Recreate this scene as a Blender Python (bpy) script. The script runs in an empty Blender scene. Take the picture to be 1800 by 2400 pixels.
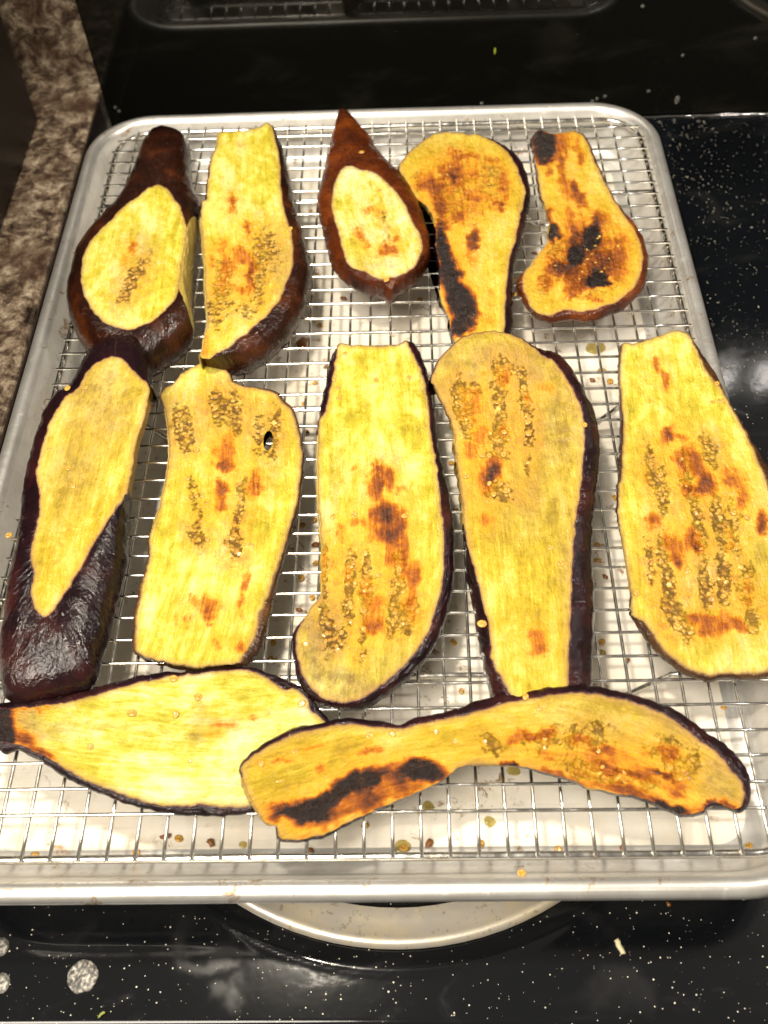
import bpy, math, random
import numpy as np
from mathutils import Vector, Matrix, noise
from mathutils.geometry import delaunay_2d_cdt

random.seed(7)
rng = np.random.default_rng(7)
SC = bpy.context.scene
CM = 0.01
H = 4.15            # rack plane stands 4.15 cm above the cooktop; helper coordinates are cm with z=0 at the rack

# ------------------------------------------------------------------ camera
F_PX = 2330.1
A_, B_, C_ = 0.6138661, 0.0334945, 0.0008785
CAM = np.array([1.81568, -30.49643, 33.75074])
def rotm(a, b, c):
    ca, sa, cb, sb, cc, sc = math.cos(a), math.sin(a), math.cos(b), math.sin(b), math.cos(c), math.sin(c)
    Rx = np.array([[1, 0, 0], [0, ca, -sa], [0, sa, ca]]); Ry = np.array([[cb, 0, sb], [0, 1, 0], [-sb, 0, cb]])
    Rz = np.array([[cc, -sc, 0], [sc, cc, 0], [0, 0, 1]])
    return Rz @ Ry @ Rx
RM = rotm(A_, B_, C_)
cd = bpy.data.cameras.new('camera'); cam = bpy.data.objects.new('camera', cd); SC.collection.objects.link(cam)
m4 = Matrix([list(RM[0]) + [CAM[0]*CM], list(RM[1]) + [CAM[1]*CM], list(RM[2]) + [(CAM[2]+H)*CM], [0, 0, 0, 1]])
cam.matrix_world = m4
cd.sensor_fit = 'VERTICAL'; cd.sensor_height = 9.8; cd.lens = 9.8*F_PX/2400.0
cd.clip_start = 0.01; cd.clip_end = 50
cd.dof.use_dof = True; cd.dof.focus_distance = 0.405; cd.dof.aperture_fstop = 3.4
SC.camera = cam

# ------------------------------------------------------------------ world, lamps, exposure
w = bpy.data.worlds.new("World"); SC.world = w; w.use_nodes = True
bg = w.node_tree.nodes['Background']; bg.inputs[0].default_value = (1.0, 0.9, 0.76, 1); bg.inputs[1].default_value = 0.23
def lamp(name, loc, power, size, col, aim=(0, 0, 0)):
    l = bpy.data.lights.new(name, 'AREA'); l.shape = 'DISK'; l.size = size*CM; l.energy = power; l.color = col
    o = bpy.data.objects.new(name, l); SC.collection.objects.link(o); o.location = (loc[0]*CM, loc[1]*CM, (loc[2]+H)*CM)
    d = Vector((0, 0, 0)) - Vector((loc[0], loc[1], loc[2]))
    o.rotation_euler = d.to_track_quat('-Z', 'Y').to_euler()
    return o
lamp('fill_lamp', (-60, -80, 175), 52.0, 100.0, (1.0, 0.91, 0.78))  # large soft fill added out of view behind the camera to lift the shade
lamp('hood_lamp', (-9, -7, 56), 3.2, 5.0, (1.0, 0.90, 0.74))
lamp('hood_lamp', (43.2, -6, 56), 0.9, 2.6, (1.0, 0.93, 0.84))
lamp('hood_lamp', (48.6, -6, 56), 0.9, 2.6, (1.0, 0.93, 0.84))
SC.view_settings.view_transform = 'Standard'; SC.view_settings.look = 'None'
SC.view_settings.exposure = 0.0; SC.view_settings.gamma = 1.0

# ------------------------------------------------------------------ geometry helpers
def ray(x, y):
    return RM @ np.array([(x-900)/F_PX, -(y-1200)/F_PX, -1.0])
def onz(x, y, z=0.0):
    d = ray(x, y); t = (z-CAM[2])/d[2]; return CAM + t*d
def ony(x, y, Y):
    d = ray(x, y); t = (Y-CAM[1])/d[1]; return CAM + t*d
def prj(P):
    q = (np.asarray(P, float)-CAM) @ RM
    return np.stack([900+F_PX*q[..., 0]/-q[..., 2], 1200-F_PX*q[..., 1]/-q[..., 2]], -1)
def link(name, me, mat=None, parent=None, smooth=True, loc=None):
    o = bpy.data.objects.new(name, me); SC.collection.objects.link(o)
    if mat is not None:
        for m in (mat if isinstance(mat, (list, tuple)) else [mat]): me.materials.append(m)
    if parent is not None: o.parent = parent
    if smooth:
        me.polygons.foreach_set('use_smooth', [True]*len(me.polygons))
    if loc is not None: o.location = loc
    return o
def mesh(name, verts, faces, cm=True, zoff=True, org=(0, 0, 0)):
    """verts in cm in the rack frame; stored relative to org (cm, rack frame) in metres"""
    me = bpy.data.meshes.new(name)
    v = np.asarray(verts, float)
    v = (v - np.array(org))*CM
    me.from_pydata(v.tolist(), [], [list(f) for f in faces]); me.update()
    return me
def W2(p):   # cm rack frame -> metres world
    return (p[0]*CM, p[1]*CM, (p[2]+H)*CM)
def empty(name, p, label, cat, group=None):
    o = bpy.data.objects.new(name, None); SC.collection.objects.link(o); o.location = W2(p)
    o.empty_display_size = 0.02
    o['label'] = label; o['category'] = cat
    if group: o['group'] = group
    return o
def tag(o, label=None, cat=None, group=None, kind=None):
    if label: o['label'] = label
    if cat: o['category'] = cat
    if group: o['group'] = group
    if kind: o['kind'] = kind
    return o
def place(name, verts, faces, mat, org, parent=None, smooth=True):
    """mesh whose origin is org (cm, rack frame); parented pieces sit relative to the parent's location"""
    me = mesh(name, verts, faces, org=org)
    o = link(name, me, mat, None, smooth)
    if parent is not None:
        o.parent = parent
        o.location = Vector(W2(org)) - parent.location
    else:
        o.location = W2(org)
    return o
def tube(path, r, seg=8, closed=False):
    path = [np.array(p, float) for p in path]; n = len(path); V = []; Fc = []
    prevn = None
    for i, p in enumerate(path):
        a = path[(i-1) % n] if (closed or i > 0) else p; b = path[(i+1) % n] if (closed or i < n-1) else p
        t = b-a; t /= np.linalg.norm(t)+1e-12
        up = np.array([0, 0, 1.0]) if abs(t[2]) < 0.9 else np.array([0, 1.0, 0])
        if prevn is not None:
            u = prevn - t*np.dot(prevn, t)
            if np.linalg.norm(u) < 1e-4: u = np.cross(t, up)
        else: u = np.cross(t, up)
        u /= np.linalg.norm(u); prevn = u; v = np.cross(t, u)
        for k in range(seg):
            an = 2*math.pi*k/seg; V.append(p + r*(math.cos(an)*u+math.sin(an)*v))
    m = n if closed else n-1
    for i in range(m):
        for k in range(seg):
            a = i*seg+k; b = i*seg+(k+1) % seg; c = ((i+1) % n)*seg+(k+1) % seg; d = ((i+1) % n)*seg+k
            Fc.append((a, b, c, d))
    if not closed:
        Fc.append(tuple(range(seg-1, -1, -1))); Fc.append(tuple((n-1)*seg+k for k in range(seg)))
    return V, Fc
def merge(parts):
    V = []; Fc = []
    for v, f in parts:
        o = len(V); V += list(v); Fc += [tuple(i+o for i in q) for q in f]
    return V, Fc
def rrect(x0, x1, y0, y1, R, seg=12):
    pts = []
    for cx, cy, a0 in ((x1-R, y0+R, -90), (x1-R, y1-R, 0), (x0+R, y1-R, 90), (x0+R, y0+R, 180)):
        for k in range(seg+1):
            a = math.radians(a0+90*k/seg); pts.append((cx+R*math.cos(a), cy+R*math.sin(a)))
    return pts
def dense(pts, step=1.0):
    out = []
    n = len(pts)
    for i in range(n):
        a = np.array(pts[i]); b = np.array(pts[(i+1) % n]); L = np.linalg.norm(b-a); k = max(1, int(L/step))
        for j in range(k): out.append(tuple(a+(b-a)*j/k))
    return out
def catmull(P, sub=5):
    P = np.asarray(P, float); n = len(P); out = []
    for i in range(n):
        p0, p1, p2, p3 = P[(i-1) % n], P[i], P[(i+1) % n], P[(i+2) % n]
        for k in range(sub):
            t = k/sub
            out.append(0.5*((2*p1)+(-p0+p2)*t+(2*p0-5*p1+4*p2-p3)*t*t+(-p0+3*p1-3*p2+p3)*t**3))
    return np.array(out)
def sstep(a, b, x):
    t = np.clip((x-a)/(b-a), 0, 1); return t*t*(3-2*t)

# ------------------------------------------------------------------ material helpers
class NT:
    def __init__(s, name):
        s.m = bpy.data.materials.new(name); s.m.use_nodes = True; s.t = s.m.node_tree; s.n = s.t.nodes
        s.b = s.n['Principled BSDF']; s.tc = s.n.new('ShaderNodeTexCoord')
    def new(s, t, **k):
        n = s.n.new(t)
        for a, b in k.items(): setattr(n, a, b)
        return n
    def lk(s, a, b): s.t.links.new(a, b)
    def val(s, sock, v):
        if hasattr(v, 'is_output') or isinstance(v, bpy.types.NodeSocket): s.lk(v, sock)
        else: sock.default_value = v
    def map(s, scale=(1, 1, 1), rot=(0, 0, 0), src=None, loc=(0, 0, 0)):
        n = s.new('ShaderNodeMapping'); s.lk(src if src else s.tc.outputs['Object'], n.inputs[0])
        n.inputs['Scale'].default_value = scale; n.inputs['Rotation'].default_value = rot; n.inputs['Location'].default_value = loc
        return n.outputs[0]
    def noise(s, vec, scale, detail=4, rough=0.55, dist=0.0):
        n = s.new('ShaderNodeTexNoise'); s.lk(vec, n.inputs['Vector']); n.inputs['Scale'].default_value = scale
        n.inputs['Detail'].default_value = detail; n.inputs['Roughness'].default_value = rough; n.inputs['Distortion'].default_value = dist
        return n.outputs[0]
    def voro(s, vec, scale, feature='F1', out='Distance', rand=1.0):
        n = s.new('ShaderNodeTexVoronoi', feature=feature); s.lk(vec, n.inputs['Vector']); n.inputs['Scale'].default_value = scale
        n.inputs['Randomness'].default_value = rand
        return n.outputs[out]
    def ramp(s, fac, stops, interp='LINEAR'):
        n = s.new('ShaderNodeValToRGB'); s.val(n.inputs[0], fac); r = n.color_ramp; r.interpolation = interp
        while len(r.elements) < len(stops): r.elements.new(0.5)
        for e, (p, c) in zip(r.elements, stops):
            e.position = p; e.color = c if len(c) == 4 else (*c, 1)
        return n.outputs[0]
    def rng(s, v, a, b, c=0.0, d=1.0, smooth=True):
        n = s.new('ShaderNodeMapRange'); n.interpolation_type = 'SMOOTHSTEP' if smooth else 'LINEAR'
        s.val(n.inputs[0], v); n.inputs[1].default_value = a; n.inputs[2].default_value = b; n.inputs[3].default_value = c; n.inputs[4].default_value = d
        return n.outputs[0]
    def math(s, op, a, b=0.0, c=None):
        n = s.new('ShaderNodeMath', operation=op); s.val(n.inputs[0], a); s.val(n.inputs[1], b)
        if c is not None: s.val(n.inputs[2], c)
        return n.outputs[0]
    def mix(s, f, a, b, bt='MIX'):
        n = s.new('ShaderNodeMix', data_type='RGBA', blend_type=bt); s.val(n.inputs[0], f)
        for sk, v in ((n.inputs[6], a), (n.inputs[7], b)):
            if isinstance(v, tuple): sk.default_value = v if len(v) == 4 else (*v, 1)
            else: s.lk(v, sk)
        return n.outputs[2]
    def attr(s, name):
        n = s.new('ShaderNodeAttribute'); n.attribute_name = name; return n.outputs['Fac']
    def bump(s, h, strength=0.5, dist=0.001, nrm=None):
        n = s.new('ShaderNodeBump'); s.val(n.inputs['Height'], h); n.inputs['Strength'].default_value = strength
        n.inputs['Distance'].default_value = dist
        if nrm is not None: s.lk(nrm, n.inputs['Normal'])
        return n.outputs[0]
    def set(s, **k):
        mp = dict(col='Base Color', rough='Roughness', metal='Metallic', spec='Specular IOR Level', nrm='Normal', sss='Subsurface Weight',
                  coat='Coat Weight', coatr='Coat Roughness', ior='IOR', trans='Transmission Weight', alpha='Alpha')
        for a, b in k.items():
            sk = s.b.inputs[mp[a]]
            if isinstance(b, tuple) and a == 'col': b = (*b, 1) if len(b) == 3 else b
            s.val(sk, b)
        return s.m

def lin(r, g, b):
    f = lambda c: (c/255/12.92 if c/255 <= 0.04045 else ((c/255+0.055)/1.055)**2.4)
    return (f(r), f(g), f(b))

# black glass / enamel
def mat_enamel():
    t = NT('speckled_black_enamel')
    o = t.tc.outputs['Object']
    d1 = t.voro(t.map(src=o), 1150); c1 = t.voro(t.map(src=o), 1150, out='Color')
    sep = t.new('ShaderNodeSeparateColor'); t.lk(c1, sep.inputs[0])
    thr = t.math('MULTIPLY', t.math('POWER', sep.outputs[0], 6.0), 0.36)
    dens = t.rng(t.noise(t.map(src=o), 28, 3), 0.34, 0.62, 0.6, 1.0)
    sp = t.math('LESS_THAN', d1, t.math('MULTIPLY', thr, dens))
    on = t.math('MULTIPLY', sp, t.math('GREATER_THAN', sep.outputs[1], 0.5))
    smear = t.rng(t.noise(t.map((1, 2.2, 1), src=o, rot=(0, 0, 0.5)), 16, 7, 0.68, 1.6), 0.52, 0.74, 0, 1)
    rv = t.new('ShaderNodeVectorMath', operation='ADD'); t.lk(o, rv.inputs[0])
    rn = t.new('ShaderNodeTexNoise'); t.lk(o, rn.inputs['Vector']); rn.inputs['Scale'].default_value = 40; rn.inputs['Detail'].default_value = 4
    rs = t.new('ShaderNodeVectorMath', operation='SCALE'); t.lk(rn.outputs['Color'], rs.inputs[0]); rs.inputs['Scale'].default_value = 0.02; t.lk(rs.outputs[0], rv.inputs[1])
    vr = t.voro(rv.outputs[0], 17)
    ring = t.math('MULTIPLY', t.rng(t.math('ABSOLUTE', t.math('SUBTRACT', vr, 0.36)), 0.0, 0.07, 1.0, 0.0), t.rng(t.noise(t.map(src=o, loc=(4, 9, 0)), 20, 4), 0.50, 0.62))
    smear = t.math('MAXIMUM', smear, ring)
    col = t.mix(smear, (0.0035, 0.0042, 0.0055), (0.010, 0.010, 0.011))
    spk = t.mix(sep.outputs[2], (0.55, 0.50, 0.44), (0.85, 0.80, 0.62))
    col = t.mix(on, col, spk)
    rough = t.rng(smear, 0, 1, 0.09, 0.17)
    bm = t.bump(t.noise(t.map(src=o), 55, 3), 0.05, 0.0015)
    return t.set(col=col, rough=rough, nrm=bm, spec=0.6)
def mat_plain(name, col, rough=0.4, metal=0.0, **k):
    t = NT(name); return t.set(col=col, rough=rough, metal=metal, **k)
def mat_black_glass():
    t = NT('black_backguard_glass'); o = t.tc.outputs['Object']
    sm = t.rng(t.noise(t.map((1, 1, 2.5), src=o), 14, 6, 0.6, 0.8), 0.5, 0.8)
    return t.set(col=t.mix(sm, (0.004, 0.004, 0.003), (0.012, 0.011, 0.008)), rough=t.rng(sm, 0, 1, 0.05, 0.14), spec=0.4, ior=1.45)
def mat_alu(name, inner=False):
    t = NT(name); o = t.tc.outputs['Object']
    n1 = t.noise(t.map((12, 1300, 900), src=o), 1.0, 4)
    n2 = t.noise(t.map(src=o), 45, 6, 0.65)
    spots = t.noise(t.map(src=o), 150, 5, 0.75, 0.6)
    base = t.mix(t.rng(n2, 0.35, 0.7), (0.86, 0.79, 0.66) if inner else (0.60, 0.58, 0.54), (0.90, 0.86, 0.77) if inner else (0.74, 0.73, 0.70))
    stain = t.rng(spots, 0.56, 0.66)
    patch = t.rng(t.noise(t.map(src=o, loc=(3, 1, 2)), 26, 5), 0.44, 0.58)
    scr = t.rng(t.noise(t.map((14, 420, 300), src=o, rot=(0, 0, 0.05)), 1.0, 5, 0.7), 0.56, 0.70)
    base = t.mix(t.math('MULTIPLY', scr, 0.35), base, (0.45, 0.42, 0.38))
    base = t.mix(t.math('MULTIPLY', t.math('MULTIPLY', stain, patch), 0.9), base, (0.28, 0.15, 0.055))
    if inner:
        sh = t.rng(t.noise(t.map(src=o, loc=(7, 2, 2)), 12, 4), 0.5, 0.75)
        base = t.mix(t.math('MULTIPLY', sh, 0.35), base, (0.62, 0.52, 0.36))
        oil = t.rng(t.noise(t.map(src=o, loc=(1, 5, 2)), 34, 6, 0.7), 0.56, 0.68)
        base = t.mix(t.math('MULTIPLY', oil, 0.35), base, (0.66, 0.50, 0.22))
    r = t.math('ADD', t.rng(n1, 0.2, 0.8, 0.30, 0.44), t.math('MULTIPLY', stain, 0.15))
    h = t.math('ADD', t.math('MULTIPLY', n1, 0.5), t.math('MULTIPLY', spots, 0.8))
    return t.set(col=base, rough=r, metal=0.10 if inner else (0.55 if inner is None else 0.78), nrm=t.bump(h, 0.25, 0.0004))
def mat_wire():
    t = NT('chrome_wire'); o = t.tc.outputs['Object']
    n = t.noise(t.map(src=o), 260, 4)
    tar = t.rng(t.noise(t.map(src=o), 75, 5, 0.65), 0.52, 0.66)
    return t.set(col=t.mix(t.math('MULTIPLY', tar, 0.6), (0.78, 0.76, 0.71), (0.42, 0.34, 0.22)), rough=t.rng(n, 0.3, 0.7, 0.12, 0.28), metal=1.0)
def mat_steel():
    t = NT('worn_chrome_drip_pan'); o = t.tc.outputs['Object']
    n = t.noise(t.map(src=o), 60, 6, 0.7); s = t.noise(t.map(src=o), 420, 3)
    c = t.mix(t.rng(n, 0.4, 0.7), (0.74, 0.69, 0.60), (0.80, 0.69, 0.48))
    c = t.mix(t.math('MULTIPLY', t.rng(s, 0.6, 0.7), 0.5), c, (0.30, 0.24, 0.16))
    return t.set(col=c, rough=t.rng(n, 0.3, 0.7, 0.30, 0.45), metal=0.6, nrm=t.bump(s, 0.15, 0.0003))
def mat_laminate():
    t = NT('speckled_brown_laminate'); o = t.tc.outputs['Object']
    a = t.noise(t.map(src=o), 75, 8, 0.82, 0.4); b = t.noise(t.map(src=o, loc=(5, 3, 1)), 22, 5, 0.6)
    c = t.ramp(a, [(0.38, (0.012, 0.008, 0.006)), (0.46, (0.085, 0.056, 0.038)), (0.53, (0.24, 0.18, 0.125)), (0.62, (0.55, 0.46, 0.34))])
    c = t.mix(t.math('MULTIPLY', t.rng(b, 0.48, 0.66), 0.6), c, (0.085, 0.045, 0.028))
    return t.set(col=c, rough=0.38, spec=0.4)

# eggplant flesh
def mat_flesh(name, tint=(1, 1, 1), vs=0.0, wet=0.5):
    t = NT(name)
    uv = t.new('ShaderNodeUVMap'); uv.uv_map = 'fibre'; U = uv.outputs[0]; o = t.tc.outputs['Object']
    burn, seed, tan, edge = t.attr('burn'), t.attr('seed'), t.attr('tan'), t.attr('edge')
    fib = t.noise(t.map((0.50, 2.0, 1), src=U), 1.0, 7, 0.68, 1.2)        # long fibres
    fib2 = t.noise(t.map((2.2, 8.5, 1), src=U), 1.0, 6, 0.66, 1.4)
    cell = t.noise(t.map(src=o), 900, 3, 0.7)
    mid = t.noise(t.map(src=o), 210, 5, 0.72)
    blot = t.noise(t.map((0.55, 0.9, 1), src=U), 1.0, 6, 0.66, 1.0)
    T = lambda c: tuple(a*b for a, b in zip(c, tint))
    amber = t.attr('amber')
    big = t.noise(t.map((0.22, 0.42, 1), src=U), 1.0, 5, 0.62, 0.8)
    lng = t.noise(t.map((0.16, 1.7, 1), src=U), 1.0, 6, 0.64, 1.3)
    lng2 = t.noise(t.map((0.42, 4.6, 1), src=U, loc=(4, 1, 0)), 1.0, 5, 0.64, 1.6)
    v = t.math('ADD', t.math('MULTIPLY', big, 0.45), t.math('MULTIPLY', lng, 0.27))
    v = t.math('ADD', v, t.math('MULTIPLY', blot, 0.38))
    v = t.math('ADD', v, t.math('MULTIPLY', t.math('SUBTRACT', lng2, 0.5), 0.22))
    v = t.math('ADD', v, t.math('MULTIPLY', t.math('SUBTRACT', mid, 0.5), 0.20))
    v = t.math('ADD', v, vs)
    c = t.ramp(v, [(0.41, T((0.38, 0.29, 0.014))), (0.48, T((0.54, 0.43, 0.022))), (0.54, T((0.70, 0.58, 0.055))), (0.60, T((0.82, 0.72, 0.17))), (0.69, T((0.90, 0.83, 0.38)))])
    crease = t.math('MULTIPLY', t.rng(t.math('ABSOLUTE', t.math('SUBTRACT', lng2, 0.5)), 0.0, 0.018, 1.0, 0.0), t.rng(fib, 0.58, 0.44))
    c = t.mix(t.math('MULTIPLY', crease, 0.40), c, T((0.42, 0.23, 0.014)))
    mm = t.noise(t.map((1.3, 2.4, 1), src=U, loc=(3, 8, 0)), 1.0, 7, 0.75, 1.1)
    c = t.mix(t.math('MULTIPLY', t.rng(mm, 0.54, 0.64), 0.40), c, T((0.58, 0.38, 0.025)))
    am = t.math('MULTIPLY', amber, t.rng(mm, 0.36, 0.56, 0.50, 1.0))
    c = t.mix(am, c, t.mix(t.rng(mid, 0.4, 0.62), (0.70, 0.38, 0.030), (0.50, 0.22, 0.018)))
    tn = t.math('MULTIPLY', tan, t.rng(t.noise(t.map((0.8, 1.2, 1), src=U), 1.6, 7, 0.75, 0.5), 0.36, 0.60, 0.40, 1.0))
    c = t.mix(tn, c, t.mix(t.rng(mid, 0.40, 0.60), (0.23, 0.14, 0.042), (0.40, 0.26, 0.075)))
    e = t.rng(edge, 0.0, 0.34, 1.0, 0.0)
    c = t.mix(t.math('MULTIPLY', e, 0.60), c, (0.50, 0.29, 0.085))
    e2 = t.rng(edge, 0.0, 0.10, 1.0, 0.0)
    c = t.mix(t.math('MULTIPLY', e2, 0.65), c, (0.17, 0.065, 0.045))
    # seed beds: small glassy cells, amber inside, dark olive between
    wv = t.new('ShaderNodeVectorMath', operation='ADD'); t.lk(o, wv.inputs[0])
    wn = t.new('ShaderNodeTexNoise'); t.lk(o, wn.inputs['Vector']); wn.inputs['Scale'].default_value = 300
    ws = t.new('ShaderNodeVectorMath', operation='SCALE'); t.lk(wn.outputs['Color'], ws.inputs[0]); ws.inputs['Scale'].default_value = 0.0016
    t.lk(ws.outputs[0], wv.inputs[1])
    vd = t.voro(wv.outputs[0], 560); vc = t.voro(wv.outputs[0], 560, out='Color')
    sc_ = t.new('ShaderNodeSeparateColor'); t.lk(vc, sc_.inputs[0])
    sn = t.noise(t.map(src=o), 240, 5, 0.75)
    sd = t.rng(t.math('ADD', seed, t.math('MULTIPLY', t.math('SUBTRACT', sn, 0.52), 3.4)), 0.32, 0.72)
    sd = t.math('MULTIPLY', sd, t.rng(seed, 0.05, 0.3))
    cellc = t.ramp(sc_.outputs[0], [(0.0, (0.20, 0.085, 0.012)), (0.25, (0.42, 0.20, 0.022)), (0.55, (0.62, 0.34, 0.045)), (0.9, (0.74, 0.48, 0.10))])
    cellc = t.mix(t.rng(vd, 0.34, 0.66), cellc, (0.10, 0.040, 0.010))
    c = t.mix(t.math('MULTIPLY', sd, 0.82), c, cellc)
    # browning and char
    bn = t.math('ADD', t.math('MULTIPLY', t.math('SUBTRACT', lng2, 0.5), 0.75), t.math('MULTIPLY', t.math('SUBTRACT', mid, 0.5), 0.62))
    bv = t.math('ADD', burn, t.math('MULTIPLY', bn, t.rng(burn, 0.01, 0.30)))
    f1 = t.rng(bv, 0.02, 0.46)
    bc = t.ramp(bv, [(0.05, (0.78, 0.52, 0.035)), (0.22, (0.74, 0.38, 0.014)), (0.40, (0.58, 0.20, 0.007)), (0.58, (0.33, 0.085, 0.007)), (0.74, (0.16, 0.043, 0.010)), (0.88, (0.05, 0.020, 0.012)), (1.0, (0.018, 0.011, 0.009))])
    c = t.mix(f1, c, bc)
    h = t.math('ADD', t.math('MULTIPLY', fib2, 0.7), t.math('MULTIPLY', cell, 0.35))
    h = t.math('ADD', h, t.math('MULTIPLY', fib, 1.0))
    h = t.math('ADD', h, t.math('MULTIPLY', mid, 0.8))
    h = t.math('SUBTRACT', h, t.math('MULTIPLY', t.math('MULTIPLY', vd, sd), 1.3))
    h = t.math('ADD', h, t.math('MULTIPLY', t.math('MULTIPLY', burn, mid), 1.6))
    nm = t.bump(h, 0.85, 0.0017)
    t.lk(nm, t.b.inputs['Coat Normal']); t.b.inputs['Subsurface Scale'].default_value = 0.004; t.b.inputs['Subsurface Radius'].default_value = (1.0, 0.6, 0.2)
    wetn = t.noise(t.map((1, 2, 1), src=U), 1.7, 5, 0.65)
    r = t.rng(wetn, 0.38, 0.60, 0.16 + (1-wet)*0.22, 0.52)
    return t.set(col=c, rough=r, nrm=nm, spec=0.5, sss=0.10, coat=t.math('MULTIPLY', t.rng(wetn, 0.56, 0.42), 0.5*wet), coatr=0.12)
def mat_skin(name, dark, mid, red, wr=0.6, uni=(0.40, 0.14, 0.035)):
    t = NT(name); o = t.tc.outputs['Object']
    uv = t.new('ShaderNodeUVMap'); uv.uv_map = 'wrap'; U = uv.outputs[0]
    a = t.noise(t.map(src=o), 48, 4, 0.55, 0.1); b = t.noise(t.map(src=o, loc=(2, 4, 1)), 26, 4)
    fine = t.noise(t.map((6.0, 1.3, 1), src=U), 1.0, 4, 0.6, 0.6)      # wrinkles running down the side
    pit = t.noise(t.map(src=o), 380, 3, 0.65)
    c = t.ramp(a, [(0.30, dark), (0.52, mid), (0.74, red)])
    c = t.mix(t.math('MULTIPLY', t.rng(b, 0.56, 0.72), 0.5), c, red)
    rim = t.attr('rim')
    c = t.mix(t.math('MULTIPLY', t.rng(rim, 0.0, 0.09, 1.0, 0.0), 0.7), c, uni)
    h = t.math('ADD', t.math('MULTIPLY', fine, 1.3), t.math('MULTIPLY', pit, 0.5))
    h = t.math('ADD', h, t.math('MULTIPLY', a, 1.0))
    r = t.rng(t.noise(t.map(src=o), 90, 4), 0.35, 0.7, 0.09, 0.27)
    return t.set(col=c, rough=r, nrm=t.bump(h, wr, 0.0016), spec=0.36)
M_ENAMEL = mat_enamel(); M_GLASS = mat_black_glass(); M_ALU = mat_alu('aged_aluminium_rim'); M_ALU_IN = mat_alu('aluminium_floor', True)
M_WALL = mat_alu('aluminium_wall', None); M_WIRE = mat_wire(); M_STEEL = mat_steel(); M_LAM = mat_laminate()
M_BLACK = mat_plain('matte_black_plastic', (0.012, 0.011, 0.010), 0.45)
M_DARK = mat_plain('black_iron_coil', (0.02, 0.019, 0.018), 0.6, 0.3)
M_CHROME = mat_plain('chrome_trim', (0.85, 0.85, 0.86), 0.12, 1.0)
SK_PURPLE = mat_skin('purple_black_peel', (0.005, 0.0022, 0.003), (0.012, 0.0042, 0.006), (0.048, 0.011, 0.008), 0.45, (0.075, 0.024, 0.030))
SK_MAROON = mat_skin('maroon_black_peel', (0.006, 0.0025, 0.002), (0.022, 0.006, 0.003), (0.085, 0.022, 0.005), 0.55, (0.08, 0.03, 0.025))
SK_RED = mat_skin('red_brown_peel', (0.016, 0.005, 0.003), (0.085, 0.018, 0.004), (0.22, 0.052, 0.006), 0.6, (0.13, 0.04, 0.03))
SK_THIN = mat_skin('brown_peel_edge', (0.020, 0.009, 0.004), (0.050, 0.022, 0.009), (0.13, 0.060, 0.018), 0.7, (0.20, 0.10, 0.03))
FL_YEL = mat_flesh('roasted_yellow_flesh', (0.93, 0.95, 0.86), wet=0.8)
FL_PALE = mat_flesh('pale_yellow_flesh', (0.92, 0.98, 1.2), vs=0.03, wet=1.0)
FL_GOLD = mat_flesh('golden_flesh', (0.90, 0.81, 0.56), wet=0.8)
FL_DEEP = mat_flesh('deep_golden_flesh', (0.86, 0.76, 0.55), vs=-0.03, wet=1.0); FL_OCHRE = mat_flesh('ochre_flesh', (0.89, 0.80, 0.56), vs=-0.015, wet=0.7)
def mat_seed():
    t = NT('amber_seed'); o = t.tc.outputs['Object']
    oi = t.new('ShaderNodeObjectInfo')
    n = t.noise(t.map(src=o), 300, 3)
    c = t.ramp(n, [(0.35, (0.30, 0.13, 0.015)), (0.55, (0.55, 0.30, 0.05)), (0.7, (0.72, 0.47, 0.13))])
    return t.set(col=c, rough=0.22, spec=0.55)
M_SEED = mat_seed()
M_SEED_PALE = mat_plain('pale_seed', (0.70, 0.44, 0.12), 0.3)
M_CRUMB = mat_plain('brown_crumb', (0.22, 0.085, 0.020), 0.4)
def mat_oil():
    t = NT('yellow_oil'); return t.set(col=(0.85, 0.72, 0.25), rough=0.05, trans=0.92, ior=1.45)
M_OIL = mat_oil()

# ------------------------------------------------------------------ cooktop, backguard, counter
def heightfield(x0, x1, y0, y1, nx, ny, fn):
    V = []; Fc = []
    for j in range(ny+1):
        for i in range(nx+1):
            x = x0+(x1-x0)*i/nx; y = y0+(y1-y0)*j/ny; V.append((x, y, fn(x, y)))
    for j in range(ny):
        for i in range(nx):
            a = j*(nx+1)+i; Fc.append((a, a+1, a+nx+2, a+nx+1))
    return V, Fc
BC = (1.05, -11.1)        # front burner centre
B2 = (36.5, 8.0)         # rear right burner centre
def cook_z(x, y):
    z = 0.0
    for bx, by in (BC, B2):
        r = math.hypot(x-bx, y-by)
        z += 0.035*math.exp(-((r-12.45)/0.16)**2)
        z -= 0.10*float(1-sstep(11.6, 12.3, r))
    # pressed step along the front-left corner of the top
    yy = -22.75 + 1.6*math.exp(-((x+17.2)/3.2)**2) if x < -5 else -22.75
    d = y-yy
    z += 0.018*float(sstep(-0.12, 0.12, d))*float(1-sstep(-9.5, -3.5, x)) if x < -3.5 else 0
    z -= 0.9*float(1-sstep(-25.75, -25.15, y))
    return z
v1, f1 = heightfield(-17.0, 18.0, -26.0, -19.6, 260, 70, lambda x, y: cook_z(x, y)-H)
v2, f2 = heightfield(-17.0, 18.0, -19.6, 26.75, 50, 60, lambda x, y: cook_z(x, y)-H)
v3, f3 = heightfield(18.0, 59.0, -26.0, 26.75, 90, 110, lambda x, y: cook_z(x, y)-H)
vb, fb = heightfield(-17.0, 59.0, -40, -26.0, 4, 4, lambda x, y: -H-0.9)
V, Fc = merge([(v1, f1), (v2, f2), (v3, f3), (vb, fb)])
ck = place('stove_top', V, Fc, M_ENAMEL, (0, 0, -H)); tag(ck, kind='structure')

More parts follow.
